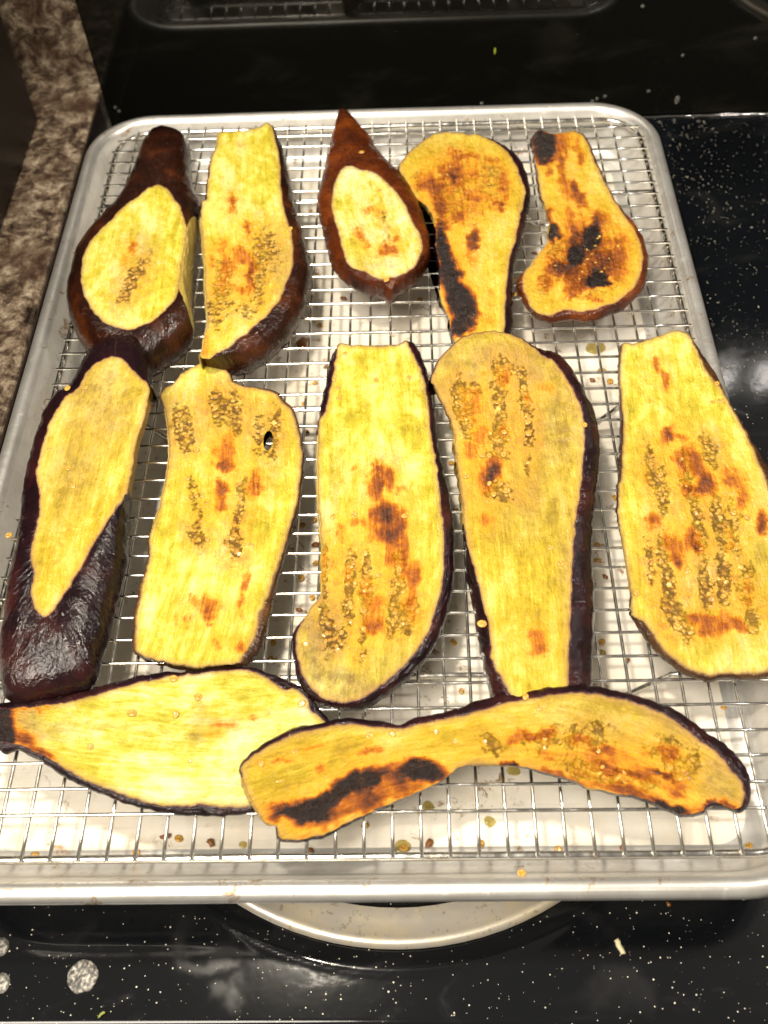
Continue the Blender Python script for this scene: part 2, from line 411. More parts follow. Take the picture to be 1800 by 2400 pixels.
# backguard: black glossy upright panel with a rounded foot and a thin trim strip
prof = [(26.72, -4.02), (26.66, -3.92), (26.68, -3.75), (26.685, -3.0), (26.685, 22.0), (26.9, 22.4), (31.5, 22.4)]
xs = [-17.05, 59.0]
V = []; Fc = []
for x in xs:
    for (y, z) in prof: V.append((x, y, z))
    V.append((x, 31.5, -4.4)); V.append((x, 26.72, -4.4))
n = len(prof)+2
for i in range(n):
    Fc.append((i, (i+1) % n, n+(i+1) % n, n+i))
Fc.append(tuple(range(n))[::-1]); Fc.append(tuple(range(n, 2*n)))
bgd = empty('stove_backguard', (0, 27, -H), 'glossy black upright back panel of the stove mirroring the pan', 'stove panel')
place('panel', V, Fc, M_GLASS, (0, 27, 0), bgd, smooth=False)
V = []; Fc = []
path = [(-17.0+0.5*i, 26.60+0.012*math.sin(i*1.7), -4.10+0.012*math.sin(i*0.9)) for i in range(153)]
V, Fc = tube(path, 0.085, 8)
place('seam_trim', V, Fc, mat_plain('glossy_black_seal', (0.35, 0.34, 0.33), 0.10, 1.0), (0, 27, -4), bgd)

# water and grease beads along the foot of the panel
def blob(c, rx, ry, rz, seed=0, nu=10, nv=6, amp=0.12):
    V = []; Fc = []
    r = random.Random(seed); ph = [r.uniform(0, 6.28) for _ in range(4)]
    for j in range(nv+1):
        th = math.pi*j/nv
        for i in range(nu):
            a = 2*math.pi*i/nu
            k = 1+amp*math.sin(2*a+ph[0])*math.sin(th)+amp*0.7*math.sin(3*a+ph[1]+2*th)
            V.append((c[0]+rx*k*math.sin(th)*math.cos(a), c[1]+ry*k*math.sin(th)*math.sin(a), c[2]+rz*math.cos(th)))
    for j in range(nv):
        for i in range(nu):
            a = j*nu+i; b = j*nu+(i+1) % nu; Fc.append((a, a+nu, b+nu, b))
    return V, Fc
GD = []
ORD = 'first second third fourth fifth sixth seventh eighth ninth tenth eleventh twelfth thirteenth fourteenth fifteenth sixteenth seventeenth eighteenth nineteenth twentieth'.split()
M_WATER = mat_plain('clear_grease', (0.9, 0.88, 0.8), 0.05, 0.0, trans=0.9, ior=1.4)
for k, (px, py) in enumerate([(270, 252), (279, 261), (262, 273), (1129, 243), (1265, 247), (1388, 238), (1399, 232), (1418, 226), (1520, 214), (1587, 235), (1580, 282), (1546, 286), (1637, 284), (1506, 15), (1770, 90), (1600, 130)]):
    if py < 265: P = ony(px, py, 26.66)
    else: P = onz(px, py, -H+0.02)
    s = 0.11 if k != 9 else 0.16
    V, Fc = blob(P, s, s*0.6 if py < 265 else s, s*(1.9 if k == 9 else 1.0) if py < 265 else s*0.5, k)
    o = place('grease_drop', V, Fc, M_WATER, tuple(P))
    GD.append((px, py, o))
hi = sorted([g for g in GD if g[1] <= 200], key=lambda g: g[0]); lo = sorted([g for g in GD if g[1] > 200], key=lambda g: g[0])
for k, g in enumerate(lo): tag(g[2], 'clear grease drop along the foot of the black panel, %s from the left' % ORD[k], 'drop', 'grease drops on the stove panel')
for k, g in enumerate(hi): tag(g[2], 'clear grease drop high on the black panel at top right, %s from the left' % ORD[k], 'drop', 'grease drops on the stove panel')

# countertop left of the stove, its edge band and splashback, and the black appliance on it
ZC = -1.75
p_edge = onz(90, 640, ZC)[0]
xe = -17.45
ctr = empty('countertop', (xe-10, 0, ZC), 'mottled brown stone-look countertop left of the stove', 'countertop')
V = []; Fc = []
pr_ = [(xe-45, ZC), (xe-0.25, ZC), (xe-0.08, ZC-0.06), (xe, ZC-0.22), (xe, ZC-4.2), (xe-45, ZC-4.2)]
for y in (-45, 31.0):
    for (x, z) in pr_: V.append((x, y, z))
k = len(pr_)
for i in range(k): Fc.append((i, k+i, k+(i+1) % k, (i+1) % k))
Fc.append(tuple(range(k))); Fc.append(tuple(range(k, 2*k))[::-1])
place('worktop', V, Fc, M_LAM, (xe, 0, ZC), ctr, smooth=False)
V = [(x, y, z) for y in (-45, 26.6) for (x, z) in ((xe+0.004, ZC-0.12), (xe+0.10, ZC-0.16), (xe+0.10, ZC-4.1), (xe+0.004, ZC-4.1))]
Fc = [(0, 1, 5, 4), (1, 2, 6, 5), (2, 3, 7, 6), (3, 0, 4, 7), (0, 3, 2, 1), (4, 5, 6, 7)]
place('edge_band', V, Fc, mat_plain('dark_brown_edge', (0.018, 0.011, 0.007), 0.35), (xe, 0, ZC), ctr, smooth=False)
yb = float(onz(165, 170, ZC)[1])
def boxv(x0, x1, y0, y1, z0, z1):
    V = [(x, y, z) for z in (z0, z1) for y in (y0, y1) for x in (x0, x1)]
    F = [(0, 2, 3, 1), (4, 5, 7, 6), (0, 1, 5, 4), (2, 6, 7, 3), (0, 4, 6, 2), (1, 3, 7, 5)]
    return V, F
def bevbox(x0, x1, y0, y1, z0, z1, r=0.15, s=3):
    P = dense(rrect(x0, x1, y0, y1, r, s), 1e9); n = len(P); V = []; Fc = []
    rings = [(z0, r), (z0, 0)] if False else []
    lv = [(z0+0, r*0.0)] + [(z1-r+r*math.sin(a), r*(1-math.cos(a))) for a in [math.radians(q) for q in (0, 30, 60, 90)]]
    for z, ins in lv:
        for (x, y) in rrect(x0+ins, x1-ins, y0+ins, y1-ins, max(r-ins*0.6, 0.02), s): V.append((x, y, z))
    for j in range(len(lv)-1):
        for i in range(n): Fc.append((j*n+i, j*n+(i+1) % n, (j+1)*n+(i+1) % n, (j+1)*n+i))
    Fc.append(tuple(range(n))[::-1]); Fc.append(tuple((len(lv)-1)*n+i for i in range(n)))
    return V, Fc
V, Fc = bevbox(xe-45, -16.9, yb, yb+2.0, ZC, ZC+10.5, 0.12)
place('splashback', V, Fc, M_LAM, (xe, yb, ZC), ctr, smooth=False)
# stove side gap
V, Fc = boxv(-17.40, -17.02, -40, 26.6, -9, -4.35)
o = place('stove_side', V, Fc, M_BLACK, (-17.2, 0, -6), smooth=False); tag(o, kind='structure')
ax = float(onz(95, 272, ZC)[0])
app = empty('kitchen_appliance', (ax-8, 10, ZC), 'black countertop appliance standing in the dark at the upper left edge', 'appliance')
V, Fc = bevbox(ax-18, ax, -8, float(onz(95, 272, ZC)[1]), ZC+0.25, ZC+24, 0.8, 5)
place('housing', V, Fc, M_BLACK, (ax-8, 10, ZC), app)
for yy in (-6, 21):
    V, Fc = bevbox(ax-2.4, ax-0.7, yy, yy+1.8, ZC+0.0, ZC+0.4, 0.2)
    place('foot', V, Fc, M_DARK, (ax-1.5, yy, ZC), app)
V, Fc = blob(np.array([ax+0.02, ony(8, 130, 24)[1]-0.5, 7.5]), 0.05, 0.22, 0.28, 3)
place('indicator', V, Fc, M_CHROME, (ax, 20, 7), app)

# burners: chrome drip pan + dark coil
def burner(cx, cy, label):
    e = empty('stove_burner', (cx, cy, -H), label, 'burner')
    V = []; Fc = []; seg = 96
    pf = [(11.62, -4.16), (11.54, -3.98), (11.4, -3.92), (11.24, -3.95), (11.12, -4.0), (10.7, -4.03), (10.22, -4.08), (10.05, -4.3), (8, -5.6), (3, -6.4), (0.5, -6.5)]
    for r, z in pf:
        r += 0.12
        for k in range(seg):
            a = 2*math.pi*k/seg; V.append((cx+r*math.cos(a), cy+r*math.sin(a), z))
    for j in range(len(pf)-1):
        for k in range(seg):
            Fc.append((j*seg+k, j*seg+(k+1) % seg, (j+1)*seg+(k+1) % seg, (j+1)*seg+k))
    nring = 6*seg
    me_ring = place('drip_pan', V[:7*seg], Fc[:6*seg], M_STEEL, (cx, cy, -H), e)
    place('drip_bowl', V[6*seg:], [tuple(i-6*seg for i in f) for f in Fc[6*seg:]], M_DARK, (cx, cy, -H), e)
    path = []
    for k in range(300):
        a = k/300*2*math.pi*4.2; r = 1.8+6.3*k/300; path.append((cx+r*math.cos(a), cy+r*math.sin(a), -3.02))
    V, Fc = tube(path, 0.42, 8); place('coil', V, Fc, M_DARK, (cx, cy, -H), e)
    for q in range(3):
        a = 2*math.pi*q/3+0.4
        V, Fc = tube([(cx, cy, -3.55), (cx+9.6*math.cos(a), cy+9.2*math.sin(a), -3.6), (cx+9.8*math.cos(a), cy+9.8*math.sin(a), -4.2)], 0.12, 6)
        place('coil_support', V, Fc, M_DARK, (cx, cy, -H), e)
    return e
burner(BC[0], BC[1], 'front burner with worn chrome drip pan peeking out below the baking tray')
burner(B2[0], B2[1], 'rear burner with chrome ring seen mirrored in the black panel at top right')
# cut the cooktop open is not needed: the drip pan rim lies proud of the top; a dark well disc closes the middle
V = [(BC[0]+9.9*math.cos(2*math.pi*k/64), BC[1]+9.9*math.sin(2*math.pi*k/64), -4.245) for k in range(64)]

# ------------------------------------------------------------------ sheet pan
PX0, PX1, PY0, PY1, PR = -16.35, 16.10, -22.18, 22.12, 3.7
def loft(prof, x0=PX0, x1=PX1, y0=PY0, y1=PY1, R=PR, wob=0.0):
    V = []; n = None
    base = None
    for d, z in prof:
        pts = rrect(x0+d, x1-d, y0+d, y1-d, max(R-d, 0.5), 14)
        # subdivide straights
        out = []
        m = len(pts)
        for i in range(m):
            a = np.array(pts[i]); b = np.array(pts[(i+1) % m]); k = 12 if (i+1) % 15 == 0 else 1
            for j in range(k): out.append(a+(b-a)*j/k)
        n = len(out)
        for p in out:
            zz = z + wob*noise.noise(Vector((p[0]*0.25, p[1]*0.25, 0.3)))
            V.append((p[0], p[1], zz))
    Fc = []
    for j in range(len(prof)-1):
        for i in range(n):
            Fc.append((j*n+i, j*n+(i+1) % n, (j+1)*n+(i+1) % n, (j+1)*n+i))
    return V, Fc, n
pan = empty('sheet_pan', (0, 0, -2.5), 'worn aluminium half sheet pan holding the wire rack on the stove', 'baking pan')
bead = [(0.55, -0.52), (0.40, -0.60), (0.20, -0.56), (0.05, -0.42), (0.0, -0.25), (0.04, -0.10), (0.14, 0.02), (0.28, 0.09), (0.44, 0.10), (0.58, 0.05), (0.68, -0.04), (0.76, -0.18)]
V, Fc, n = loft(bead, wob=0.03)
place('rim', V, Fc, M_ALU, (0, 0, 0), pan)
wall = [(0.76, -0.18), (0.85, -0.4), (1.0, -0.8), (1.18, -1.3), (1.36, -1.75), (1.50, -2.02), (1.72, -2.22), (2.0, -2.32), (2.4, -2.35)]
V, Fc, n = loft(wall, wob=0.03); place('wall', V, Fc, M_WALL, (0, 0, 0), pan)
wout = [(0.55, -0.52), (0.80, -0.5), (0.98, -0.8), (1.18, -1.4), (1.36, -1.9), (1.6, -2.25), (2.0, -2.45), (2.4, -2.5)]
V, Fc, n = loft(wout, wob=0.03); place('outer_wall', V, Fc, M_ALU, (0, 0, 0), pan)
# floor sheet with slight dents
flo = rrect(PX0+2.4, PX1-2.4, PY0+2.4, PY1-2.4, 1.3, 8)
V, Fc, n = loft([(2.4, -2.35), (3.2, -2.36), (4.5, -2.365), (8, -2.37), (12, -2.37)], wob=0.03)
i0 = 4*n; Fc.append(tuple(range(i0, i0+n)))
place('floor', V, Fc, M_ALU_IN, (0, 0, 0), pan)
V, Fc, n = loft([(2.4, -2.5), (6, -2.52)]); Fc.append(tuple(range(n, 2*n))[::-1])
place('underside', V, Fc, M_ALU, (0, 0, 0), pan)

# ------------------------------------------------------------------ wire rack
rack = empty('cooling_rack', (0, 0, 0), 'chrome grid cooling rack lying inside the sheet pan', 'wire rack')
S = 0.966
fx0, fx1, fy0, fy1 = -14.62, 15.02, -20.72, 20.62
fr = dense(rrect(fx0, fx1, fy0, fy1, 2.0, 10), 1.5)
V, Fc = tube([(x, y, -0.24) for x, y in fr], 0.155, 10, closed=True)
place('frame_wire', V, Fc, M_WIRE, (0, 0, 0), rack)
def inset(v, lo, hi):   # how far the rounded corner trims a wire at this offset
    R = 2.0; d = min(v-lo, hi-v)
    return R-math.sqrt(max(0, R*R-(R-d)**2)) if d < R else 0
wl = {}
rows_px = [322, 347, 372.2, 398, 425, 451.4, 478, 505.9, 535, 562, 593.2, 623.9, 652.9, 684, 717, 750.5, 785.8, 819, 855, 891.4, 927.9, 964.8, 1001.7, 1040.7, 1080.5, 1122, 1165.5, 1209.6, 1253.4, 1299.3, 1344.5, 1393.3, 1443.3, 1495.7, 1550.7]
ys = []
for j, py in enumerate(rows_px):
    x = 690 - 0.0*j; ys.append(float(onz(690, py)[1]))
for py in (1608, 1666, 1726): ys.append(float(onz(660, py)[1]))
for px, py in ((1500, 1774), (1500, 1836), (1500, 1898)): ys.append(float(onz(px, py)[1]))
for j, y in enumerate(ys):
    ins = inset(y, fy0, fy1); a, b = fx0+ins-0.12, fx1-ins+0.12
    n = 16; r = random.Random(j)
    path = [(a+(b-a)*k/n, y+0.02*noise.noise(Vector((k*0.6, j*3.1, 0))), 0.055+0.012*noise.noise(Vector((k*0.4, j*1.7, 5)))) for k in range(n+1)]
    V, Fc = tube(path, 0.066, 7); place('cross_wire', V, Fc, M_WIRE, (0, y, 0), rack)
for i in range(-11, 18):
    x = (i-3)*S; ins = inset(x, fx0, fx1); a, b = fy0+ins-0.10, fy1-ins+0.10
    n = 22
    path = [(x+0.02*noise.noise(Vector((k*0.5, i*2.3, 9))), a+(b-a)*k/n, -0.055-0.012*noise.noise(Vector((k*0.4, i*1.9, 2)))) for k in range(n+1)]
    V, Fc = tube(path, 0.066, 7); place('long_wire', V, Fc, M_WIRE, (x, 0, 0), rack)
for (px, py) in ((1480, 449), (710, 957), (1010, 1583)):
    y = float(onz(px, py, -0.2)[1])
    P = [(fx0, y, -0.24), (-11.6, y, -0.25), (-11.0, y, -0.4), (-9.7, y-0.05, -1.95), (-9.2, y-0.05, -2.24), (-8.7, y-0.05, -2.24), (-8.2, y-0.05, -1.95), (-6.9, y, -0.4), (-6.3, y, -0.25),
         (0, y, -0.24), (6.7, y, -0.25), (7.3, y, -0.4), (8.6, y-0.05, -1.95), (9.1, y-0.05, -2.24), (9.6, y-0.05, -2.24), (10.1, y-0.05, -1.95), (11.4, y, -0.4), (12.0, y, -0.25), (fx1, y, -0.24)]
    V, Fc = tube(P, 0.125, 8); place('support_wire', V, Fc, M_WIRE, (0, y, 0), rack)

# ------------------------------------------------------------------ eggplant slices
CR = {'1': (100, 220, 2.37), '2': (700, 220, 3.318), '3': (1150, 220, 2.5523), '4': (0, 760, 2.212),
      'm': (650, 750, 2.0738), 'j': (1350, 720, 2.4578), 'k': (0, 1500, 1.8433), 'l': (900, 1500, 1.8433), 'n': (0, 0, 1.0)}
def cv(c, x, y):
    a = CR[c]; return (a[0]+x/a[2], a[1]+y/a[2])
def pairs(c, L):
    out = []
    for q in L:
        cc = c; q = list(q)
        if isinstance(q[0], str): cc = q.pop(0)
        f = 0
        if isinstance(q[-1], str): q.pop(); f = 1
        fx, fy = cv(cc, q[0], q[1])
        sx, sy = cv(cc, q[2], q[3]) if len(q) >= 4 else (fx, fy)
        out.append((fx, fy, sx, sy, f))
    return out
def blobs(c, L):
    out = []
    for q in L:
        cc = c; q = list(q)
        if isinstance(q[0], str): cc = q.pop(0)
        s = CR[cc][2]; x, y = cv(cc, q[0], q[1])
        out.append((x, y, q[2]/s, q[3]/s, math.radians(q[4]), q[5]))
    return out
SEEDMESH = None
def seed_geo(c, r, yaw, tilt, nrm=None, flat=0.26):
    """a flattened teardrop seed with a raised rim, 30 triangles"""
    V = []; Fc = []; n = 9
    cy, sy = math.cos(yaw), math.sin(yaw)
    for (k, z) in ((1.0, 0.0), (0.82, flat), (0.5, flat*0.72)):
        for i in range(n):
            a = 2*math.pi*i/n; rr = r*k*(1+0.16*math.cos(a))
            x, y = rr*math.cos(a), rr*0.80*math.sin(a)
            X, Y = x*cy-y*sy, x*sy+y*cy
            V.append((c[0]+X, c[1]+Y, c[2]+z*r+X*tilt[0]+Y*tilt[1]))
    V.append((c[0], c[1], c[2]+flat*0.9*r))
    for j in range(2):
        for i in range(n): Fc.append((j*n+i, j*n+(i+1) % n, (j+1)*n+(i+1) % n, (j+1)*n+i))
    for i in range(n): Fc.append((2*n+i, 2*n+(i+1) % n, 3*n))
    return V, Fc
SEEDS_LOC = bpy.data.meshes.new('seed')
_v, _f = seed_geo((0, 0, 0), 1.0, 0, (0, 0)); SEEDS_LOC.from_pydata([tuple(np.array(v)*CM) for v in _v], [], _f)
SEEDS_LOC.materials.append(M_SEED); SEEDS_LOC.polygons.foreach_set('use_smooth', [True]*len(SEEDS_LOC.polygons))

ALLPTS = []
def build_slice(name, label, P, t, zs, fl, sk, spine, base, burn=(), seed=(), tan=(), holes=(), loose=(), lift=(), nseed=1.0, bumpy=1.0, cap=False, sid=0, seedr=0.115):
    P = np.array(P, float)
    flag = P[:, 4]
    sub = 8
    D = catmull(P[:, :4], sub)
    jit = np.array([[noise.noise(Vector((d[0]*0.045, d[1]*0.045, sid+a))) for a in (0.5, 9.5)] for d in D])
    jit2 = np.array([[noise.noise(Vector((d[0]*0.13, d[1]*0.13, sid+a))) for a in (3.5, 19.5)] for d in D])
    D[:, :2] += 3.0*jit+2.0*jit2; D[:, 2:] += 3.2*jit+1.2*jit2
    N = len(D)
    fl_flag = np.array([flag[i//sub] if (flag[i//sub] and flag[(i//sub+1) % len(P)]) else 0 for i in range(N)])
    # height of underside: inverse distance over control points (pixel places turned into world)
    bp = np.array([[*onz(x, y, z+t)[:2], z] for x, y, z in base])
    lf = np.array([[*onz(x, y, z+t)[:2], z, r] for x, y, z, r in lift]) if len(lift) else np.zeros((0, 4))
    def z0(xy):
        xy = np.atleast_2d(xy); d = ((xy[:, None, :]-bp[None, :, :2])**2).sum(2)+0.3
        wgt = 1/d**1.2; z = (wgt*bp[None, :, 2]).sum(1)/wgt.sum(1)
        return z
    def zt(xy):
        xy = np.atleast_2d(xy); z = z0(xy)+t
        if t < 1.0:
            z = z+0.09*min(bumpy, 1.5)*np.array([noise.noise(Vector((p[0]*0.33, p[1]*0.33, sid*3.1)))+0.35*noise.noise(Vector((p[0]*0.9, p[1]*0.9, sid*2.1))) for p in xy])
        for lx, ly, lz, lr in lf:
            z = z+lz*np.exp(-((xy[:, 0]-lx)**2+(xy[:, 1]-ly)**2)/(lr*lr))
        return z
    def un(px, py, zf):
        p = onz(px, py, t)
        for _ in range(5): p = onz(px, py, float(zf(p[:2])[0]))
        return p
    Fw = np.array([un(d[0], d[1], zt) for d in D])
    zside = lambda xy: z0(xy)+zs
    Sw = np.array([un(d[2], d[3], zside) for d in D])
    # outward normals
    T = np.roll(Fw[:, :2], -1, 0)-np.roll(Fw[:, :2], 1, 0); T /= np.linalg.norm(T, axis=1)[:, None]+1e-9
    area = 0.5*np.sum(Fw[:, 0]*np.roll(Fw[:, 1], -1)-np.roll(Fw[:, 0], -1)*Fw[:, 1])
    Nn = np.stack([T[:, 1], -T[:, 0]], 1)*(1 if area > 0 else -1)
    off = np.hypot(D[:, 2]-D[:, 0], D[:, 3]-D[:, 1])
    view = CAM[None, :2]-Fw[:, :2]; view /= np.linalg.norm(view, axis=1)[:, None]
    near = sstep(-0.25, 0.35, (Nn*view).sum(1))
    wpx = np.maximum(near, sstep(5, 13, off))
    alt = np.concatenate([Fw[:, :2]+Nn*(0.05+0.12*(t-zs)), (z0(Fw[:, :2])+zs)[:, None]], 1)
    Sw = Sw*wpx[:, None]+alt*(1-wpx[:, None])
    cen = Fw.mean(0)
    root = empty(name, (cen[0], cen[1], float(z0(cen[:2])[0])), label, 'eggplant slice', 'roasted eggplant slices on the rack')
    # ---- top (flesh) surface
    step = 0.095
    x0, x1 = Fw[:, 0].min(), Fw[:, 0].max(); y0, y1 = Fw[:, 1].min(), Fw[:, 1].max()
    gx, gy = np.meshgrid(np.arange(x0, x1, step), np.arange(y0, y1, step))
    gx = gx.ravel()+rng.uniform(-.3, .3, gx.size)*step; gy = gy.ravel()+rng.uniform(-.3, .3, gy.size)*step
    a = Fw[:, :2]; b = np.roll(a, -1, 0)
    inside = np.zeros(gx.size, bool)
    for p, q in zip(a, b):
        c = ((p[1] > gy) != (q[1] > gy)) & (gx < (q[0]-p[0])*(gy-p[1])/(q[1]-p[1]+1e-12)+p[0]); inside ^= c
    G = np.stack([gx[inside], gy[inside]], 1)
    def bdist(Q):
        out = np.full(len(Q), 1e9)
        for p, q in zip(a, b):
            e = q-p; L = (e*e).sum()+1e-12; s = np.clip(((Q-p)@e)/L, 0, 1); dd = Q-(p+s[:, None]*e)
            out = np.minimum(out, (dd*dd).sum(1))
        return np.sqrt(out)
    ed = bdist(G); G = G[ed > step*0.45]
    pts = [Vector(p) for p in a.tolist()]+[Vector(p) for p in G.tolist()]
    edges = [(i, (i+1) % N) for i in range(N)]
    res = delaunay_2d_cdt(pts, edges, [list(range(N)) if area > 0 else list(range(N))[::-1]], 1, 1e-5)
    VV = np.array([v[:] for v in res[0]]); TF = [tuple(f) for f in res[2]]
    ed = bdist(VV)
    px = prj(np.concatenate([VV, zt(VV)[:, None]], 1))
    # distort the mask lookup so that patches get ragged borders
    nz = np.array([[noise.noise(Vector((p[0]*1.6, p[1]*1.6, sid))), noise.noise(Vector((p[0]*1.6, p[1]*1.6, sid+40))), noise.noise(Vector((p[0]*5, p[1]*5, sid+7))), noise.noise(Vector((p[0]*0.55, p[1]*0.55, sid+13)))] for p in VV])
    q = px + np.stack([nz[:, 0]*11+nz[:, 2]*7, nz[:, 1]*14+nz[:, 2]*9], 1)
    def field(B, add=True):
        o = np.zeros(len(VV))
        for x, y, rx, ry, an, s in B:
            dx, dy = q[:, 0]-x, q[:, 1]-y
            u = (dx*math.cos(an)+dy*math.sin(an))/rx; v = (-dx*math.sin(an)+dy*math.cos(an))/ry
            val = s*(1-sstep(0.15 if s < 0.8 else 0.45, 1.5 if s < 0.8 else 1.35, np.sqrt(u*u+v*v)))
            o = np.maximum(o, val)+0.25*np.minimum(o, val)
        return o
    burn = [(x, y, rx*1.16+1.5, ry*1.12+1.5, an, min(1.06, sv*1.12+0.03 if sv > 0.8 else sv*0.92+0.04)) for x, y, rx, ry, an, sv in burn]
    fb, fs, ft = field(burn), np.clip(field(seed), 0, 1), np.clip(field(tan), 0, 1)
    halo = field([(x, y, rx*2.2+5, ry*1.9+5, an, min(0.26, 0.42*sv)) for x, y, rx, ry, an, sv in burn])
    fb = np.clip(np.maximum(fb, 0.6*np.minimum(halo, 0.30)), 0, 1.05)
    for hx, hy, rx, ry, an in holes:      # draw the nearest points onto the rim of each hole so that it has a clean edge
        for i in range(N, len(VV)):
            dx, dy = px[i][0]-hx, px[i][1]-hy
            u = (dx*math.cos(an)+dy*math.sin(an))/rx; v = (-dx*math.sin(an)+dy*math.cos(an))/ry; rho = math.hypot(u, v)
            if 0.72 < rho < 1.30:
                npx = (hx+dx/rho, hy+dy/rho); VV[i] = onz(npx[0], npx[1], float(zt(VV[i])[0]))[:2]; px[i] = npx
    z = zt(VV)
    inner = sstep(0.0, 0.5, ed)
    z = z + inner*bumpy*(0.055*nz[:, 3]+0.032*nz[:, 0]+0.016*nz[:, 2]) - 0.05*fs*inner*(1+1.2*nz[:, 2]) - 0.03*np.clip(fb-.5, 0, 1)*inner + 0.03*(1-inner)*bumpy*nz[:, 0]*ed
    z += 0.035*sstep(0.0, 0.25, ed) - 0.035
    keep = TF
    if holes:
        HP = [(*h,) for h in holes]
        def inh(p):
            for hx, hy, rx, ry, an in HP:
                dx, dy = p[0]-hx, p[1]-hy
                u = (dx*math.cos(an)+dy*math.sin(an))/rx; v = (-dx*math.sin(an)+dy*math.cos(an))/ry
                if u*u+v*v < 0.96: return True
            return False
        keep = [f for f in TF if not inh(px[list(f)].mean(0))]
    V3 = np.concatenate([VV, z[:, None]], 1)
    fo = place('flesh', V3, keep, fl, tuple(cen), root); me = fo.data
    am = np.clip(np.maximum(0.85*field([(x, y, rx*2.4+10, ry*1.4+10, an, min(1, sv*1.1)) for x, y, rx, ry, an, sv in seed]), 1.6*halo), 0, 0.9)
    for nm_, arr in (('burn', fb), ('seed', fs), ('tan', ft), ('edge', ed), ('amber', am)):
        at = me.attributes.new(nm_, 'FLOAT', 'POINT'); at.data.foreach_set('value', arr.astype(np.float32))
    # fibre coordinates along the spine, in cm
    sp = catmull_open([onz(*cv(*s), t)[:2] for s in spine], 6)
    def fibre(Q):
        best = np.full(len(Q), 1e9); uu = np.zeros(len(Q)); vv = np.zeros(len(Q)); acc = 0
        for p, r in zip(sp[:-1], sp[1:]):
            e = r-p; L = np.linalg.norm(e); e = e/L; rel = Q-p; s = rel@e; sc = np.clip(s, 0, L); d = rel-sc[:, None]*e
            dd = (d*d).sum(1); m = dd < best
            best[m] = dd[m]; uu[m] = acc+sc[m]; vv[m] = (rel[m, 0]*-e[1]+rel[m, 1]*e[0]); acc += L
        return uu, vv
    uu, vv = fibre(VV)
    uvl = me.uv_layers.new(name='fibre'); li = np.empty(len(me.loops), np.int32); me.loops.foreach_get('vertex_index', li)
    uvl.data.foreach_set('uv', np.stack([uu[li]+sid*3.7, vv[li]], 1).ravel().astype(np.float32))
    # ---- side (peel or cut side), lofted from the flesh edge to the silhouette and under
    R = 9; rings = []
    top = Fw.copy(); top[:, 2] += -0.035
    lab = []
    for k in range(R+1):
        s = k/R
        pr = math.sqrt(max(0, 1-s**2.2)) if not cap else math.sqrt(max(0, 1-s**2.0))
        ring = top*(1-s)+Sw*s
        ring[:, 2] = Sw[:, 2]+(top[:, 2]-Sw[:, 2])*pr
        # wrinkled peel
        amp = 0.05*math.sin(math.pi*min(1, s*1.0))*np.clip(off/25, 0.2, 1.3)
        ring += np.concatenate([Nn, np.full((N, 1), 0.6)], 1)*(amp*np.array([noise.noise(Vector((p[0]*1.5, p[1]*1.5, k*0.5+sid)))+0.5*noise.noise(Vector((p[0]*4, p[1]*4, k*0.7))) for p in ring]))[:, None]
        rings.append(ring); lab.append(s)
    zb = z0(Sw[:, :2])
    for ins, fr_ in ((0.04, 0.45), (0.16, 0.0)):
        r2 = Sw.copy(); r2[:, :2] -= Nn*ins*np.clip(1, 0, 1); r2[:, 2] = zb+0.03+(Sw[:, 2]-zb)*fr_; rings.append(r2); lab.append(1.0)
    V = np.concatenate(rings); nr = len(rings)
    Fs = []; Ff = []
    for k in range(nr-1):
        for i in range(N):
            f = (k*N+i, k*N+(i+1) % N, (k+1)*N+(i+1) % N, (k+1)*N+i)
            if area > 0: f = f[::-1]
            (Ff if fl_flag[i] else Fs).append(f)
    bot = tuple((nr-1)*N+i for i in range(N))
    if holes:
        nb = len(V); V = np.concatenate([V, np.concatenate([VV, (z0(VV)+0.03)[:, None]], 1)])
        Fs += [tuple(i+nb for i in f[::-1]) for f in keep]
    else: Fs.append(bot if area < 0 else bot[::-1])
    po = place('peel', V, Fs+Ff, [sk, fl], tuple(cen), root); me = po.data
    mi = np.array([0]*len(Fs)+[1]*len(Ff), np.int32); me.polygons.foreach_set('material_index', mi)
    dist = np.concatenate([np.linalg.norm((r[:, :3]-top), axis=1) for r in rings]+([np.full(len(VV), .5)] if holes else []))
    at = me.attributes.new('rim', 'FLOAT', 'POINT'); at.data.foreach_set('value', np.resize(dist, len(V)).astype(np.float32))
    # the cut side is flesh: give it the flesh masks too
    arc = np.concatenate([[0], np.cumsum(np.linalg.norm(np.diff(Fw[:, :2], axis=0), axis=1))])
    at = me.attributes.new('edge', 'FLOAT', 'POINT'); at.data.foreach_set('value', np.full(len(V), 0.14, np.float32))
    at = me.attributes.new('tan', 'FLOAT', 'POINT'); at.data.foreach_set('value', np.full(len(V), 0.4, np.float32))
    uw = me.uv_layers.new(name='wrap'); uf = me.uv_layers.new(name='fibre')
    li = np.empty(len(me.loops), np.int32); me.loops.foreach_get('vertex_index', li)
    au = np.resize(np.tile(arc, nr), len(V)); uw.data.foreach_set('uv', np.stack([au[li], dist[li]], 1).ravel().astype(np.float32))
    uf.data.foreach_set('uv', np.stack([au[li], dist[li]*2], 1).ravel().astype(np.float32))
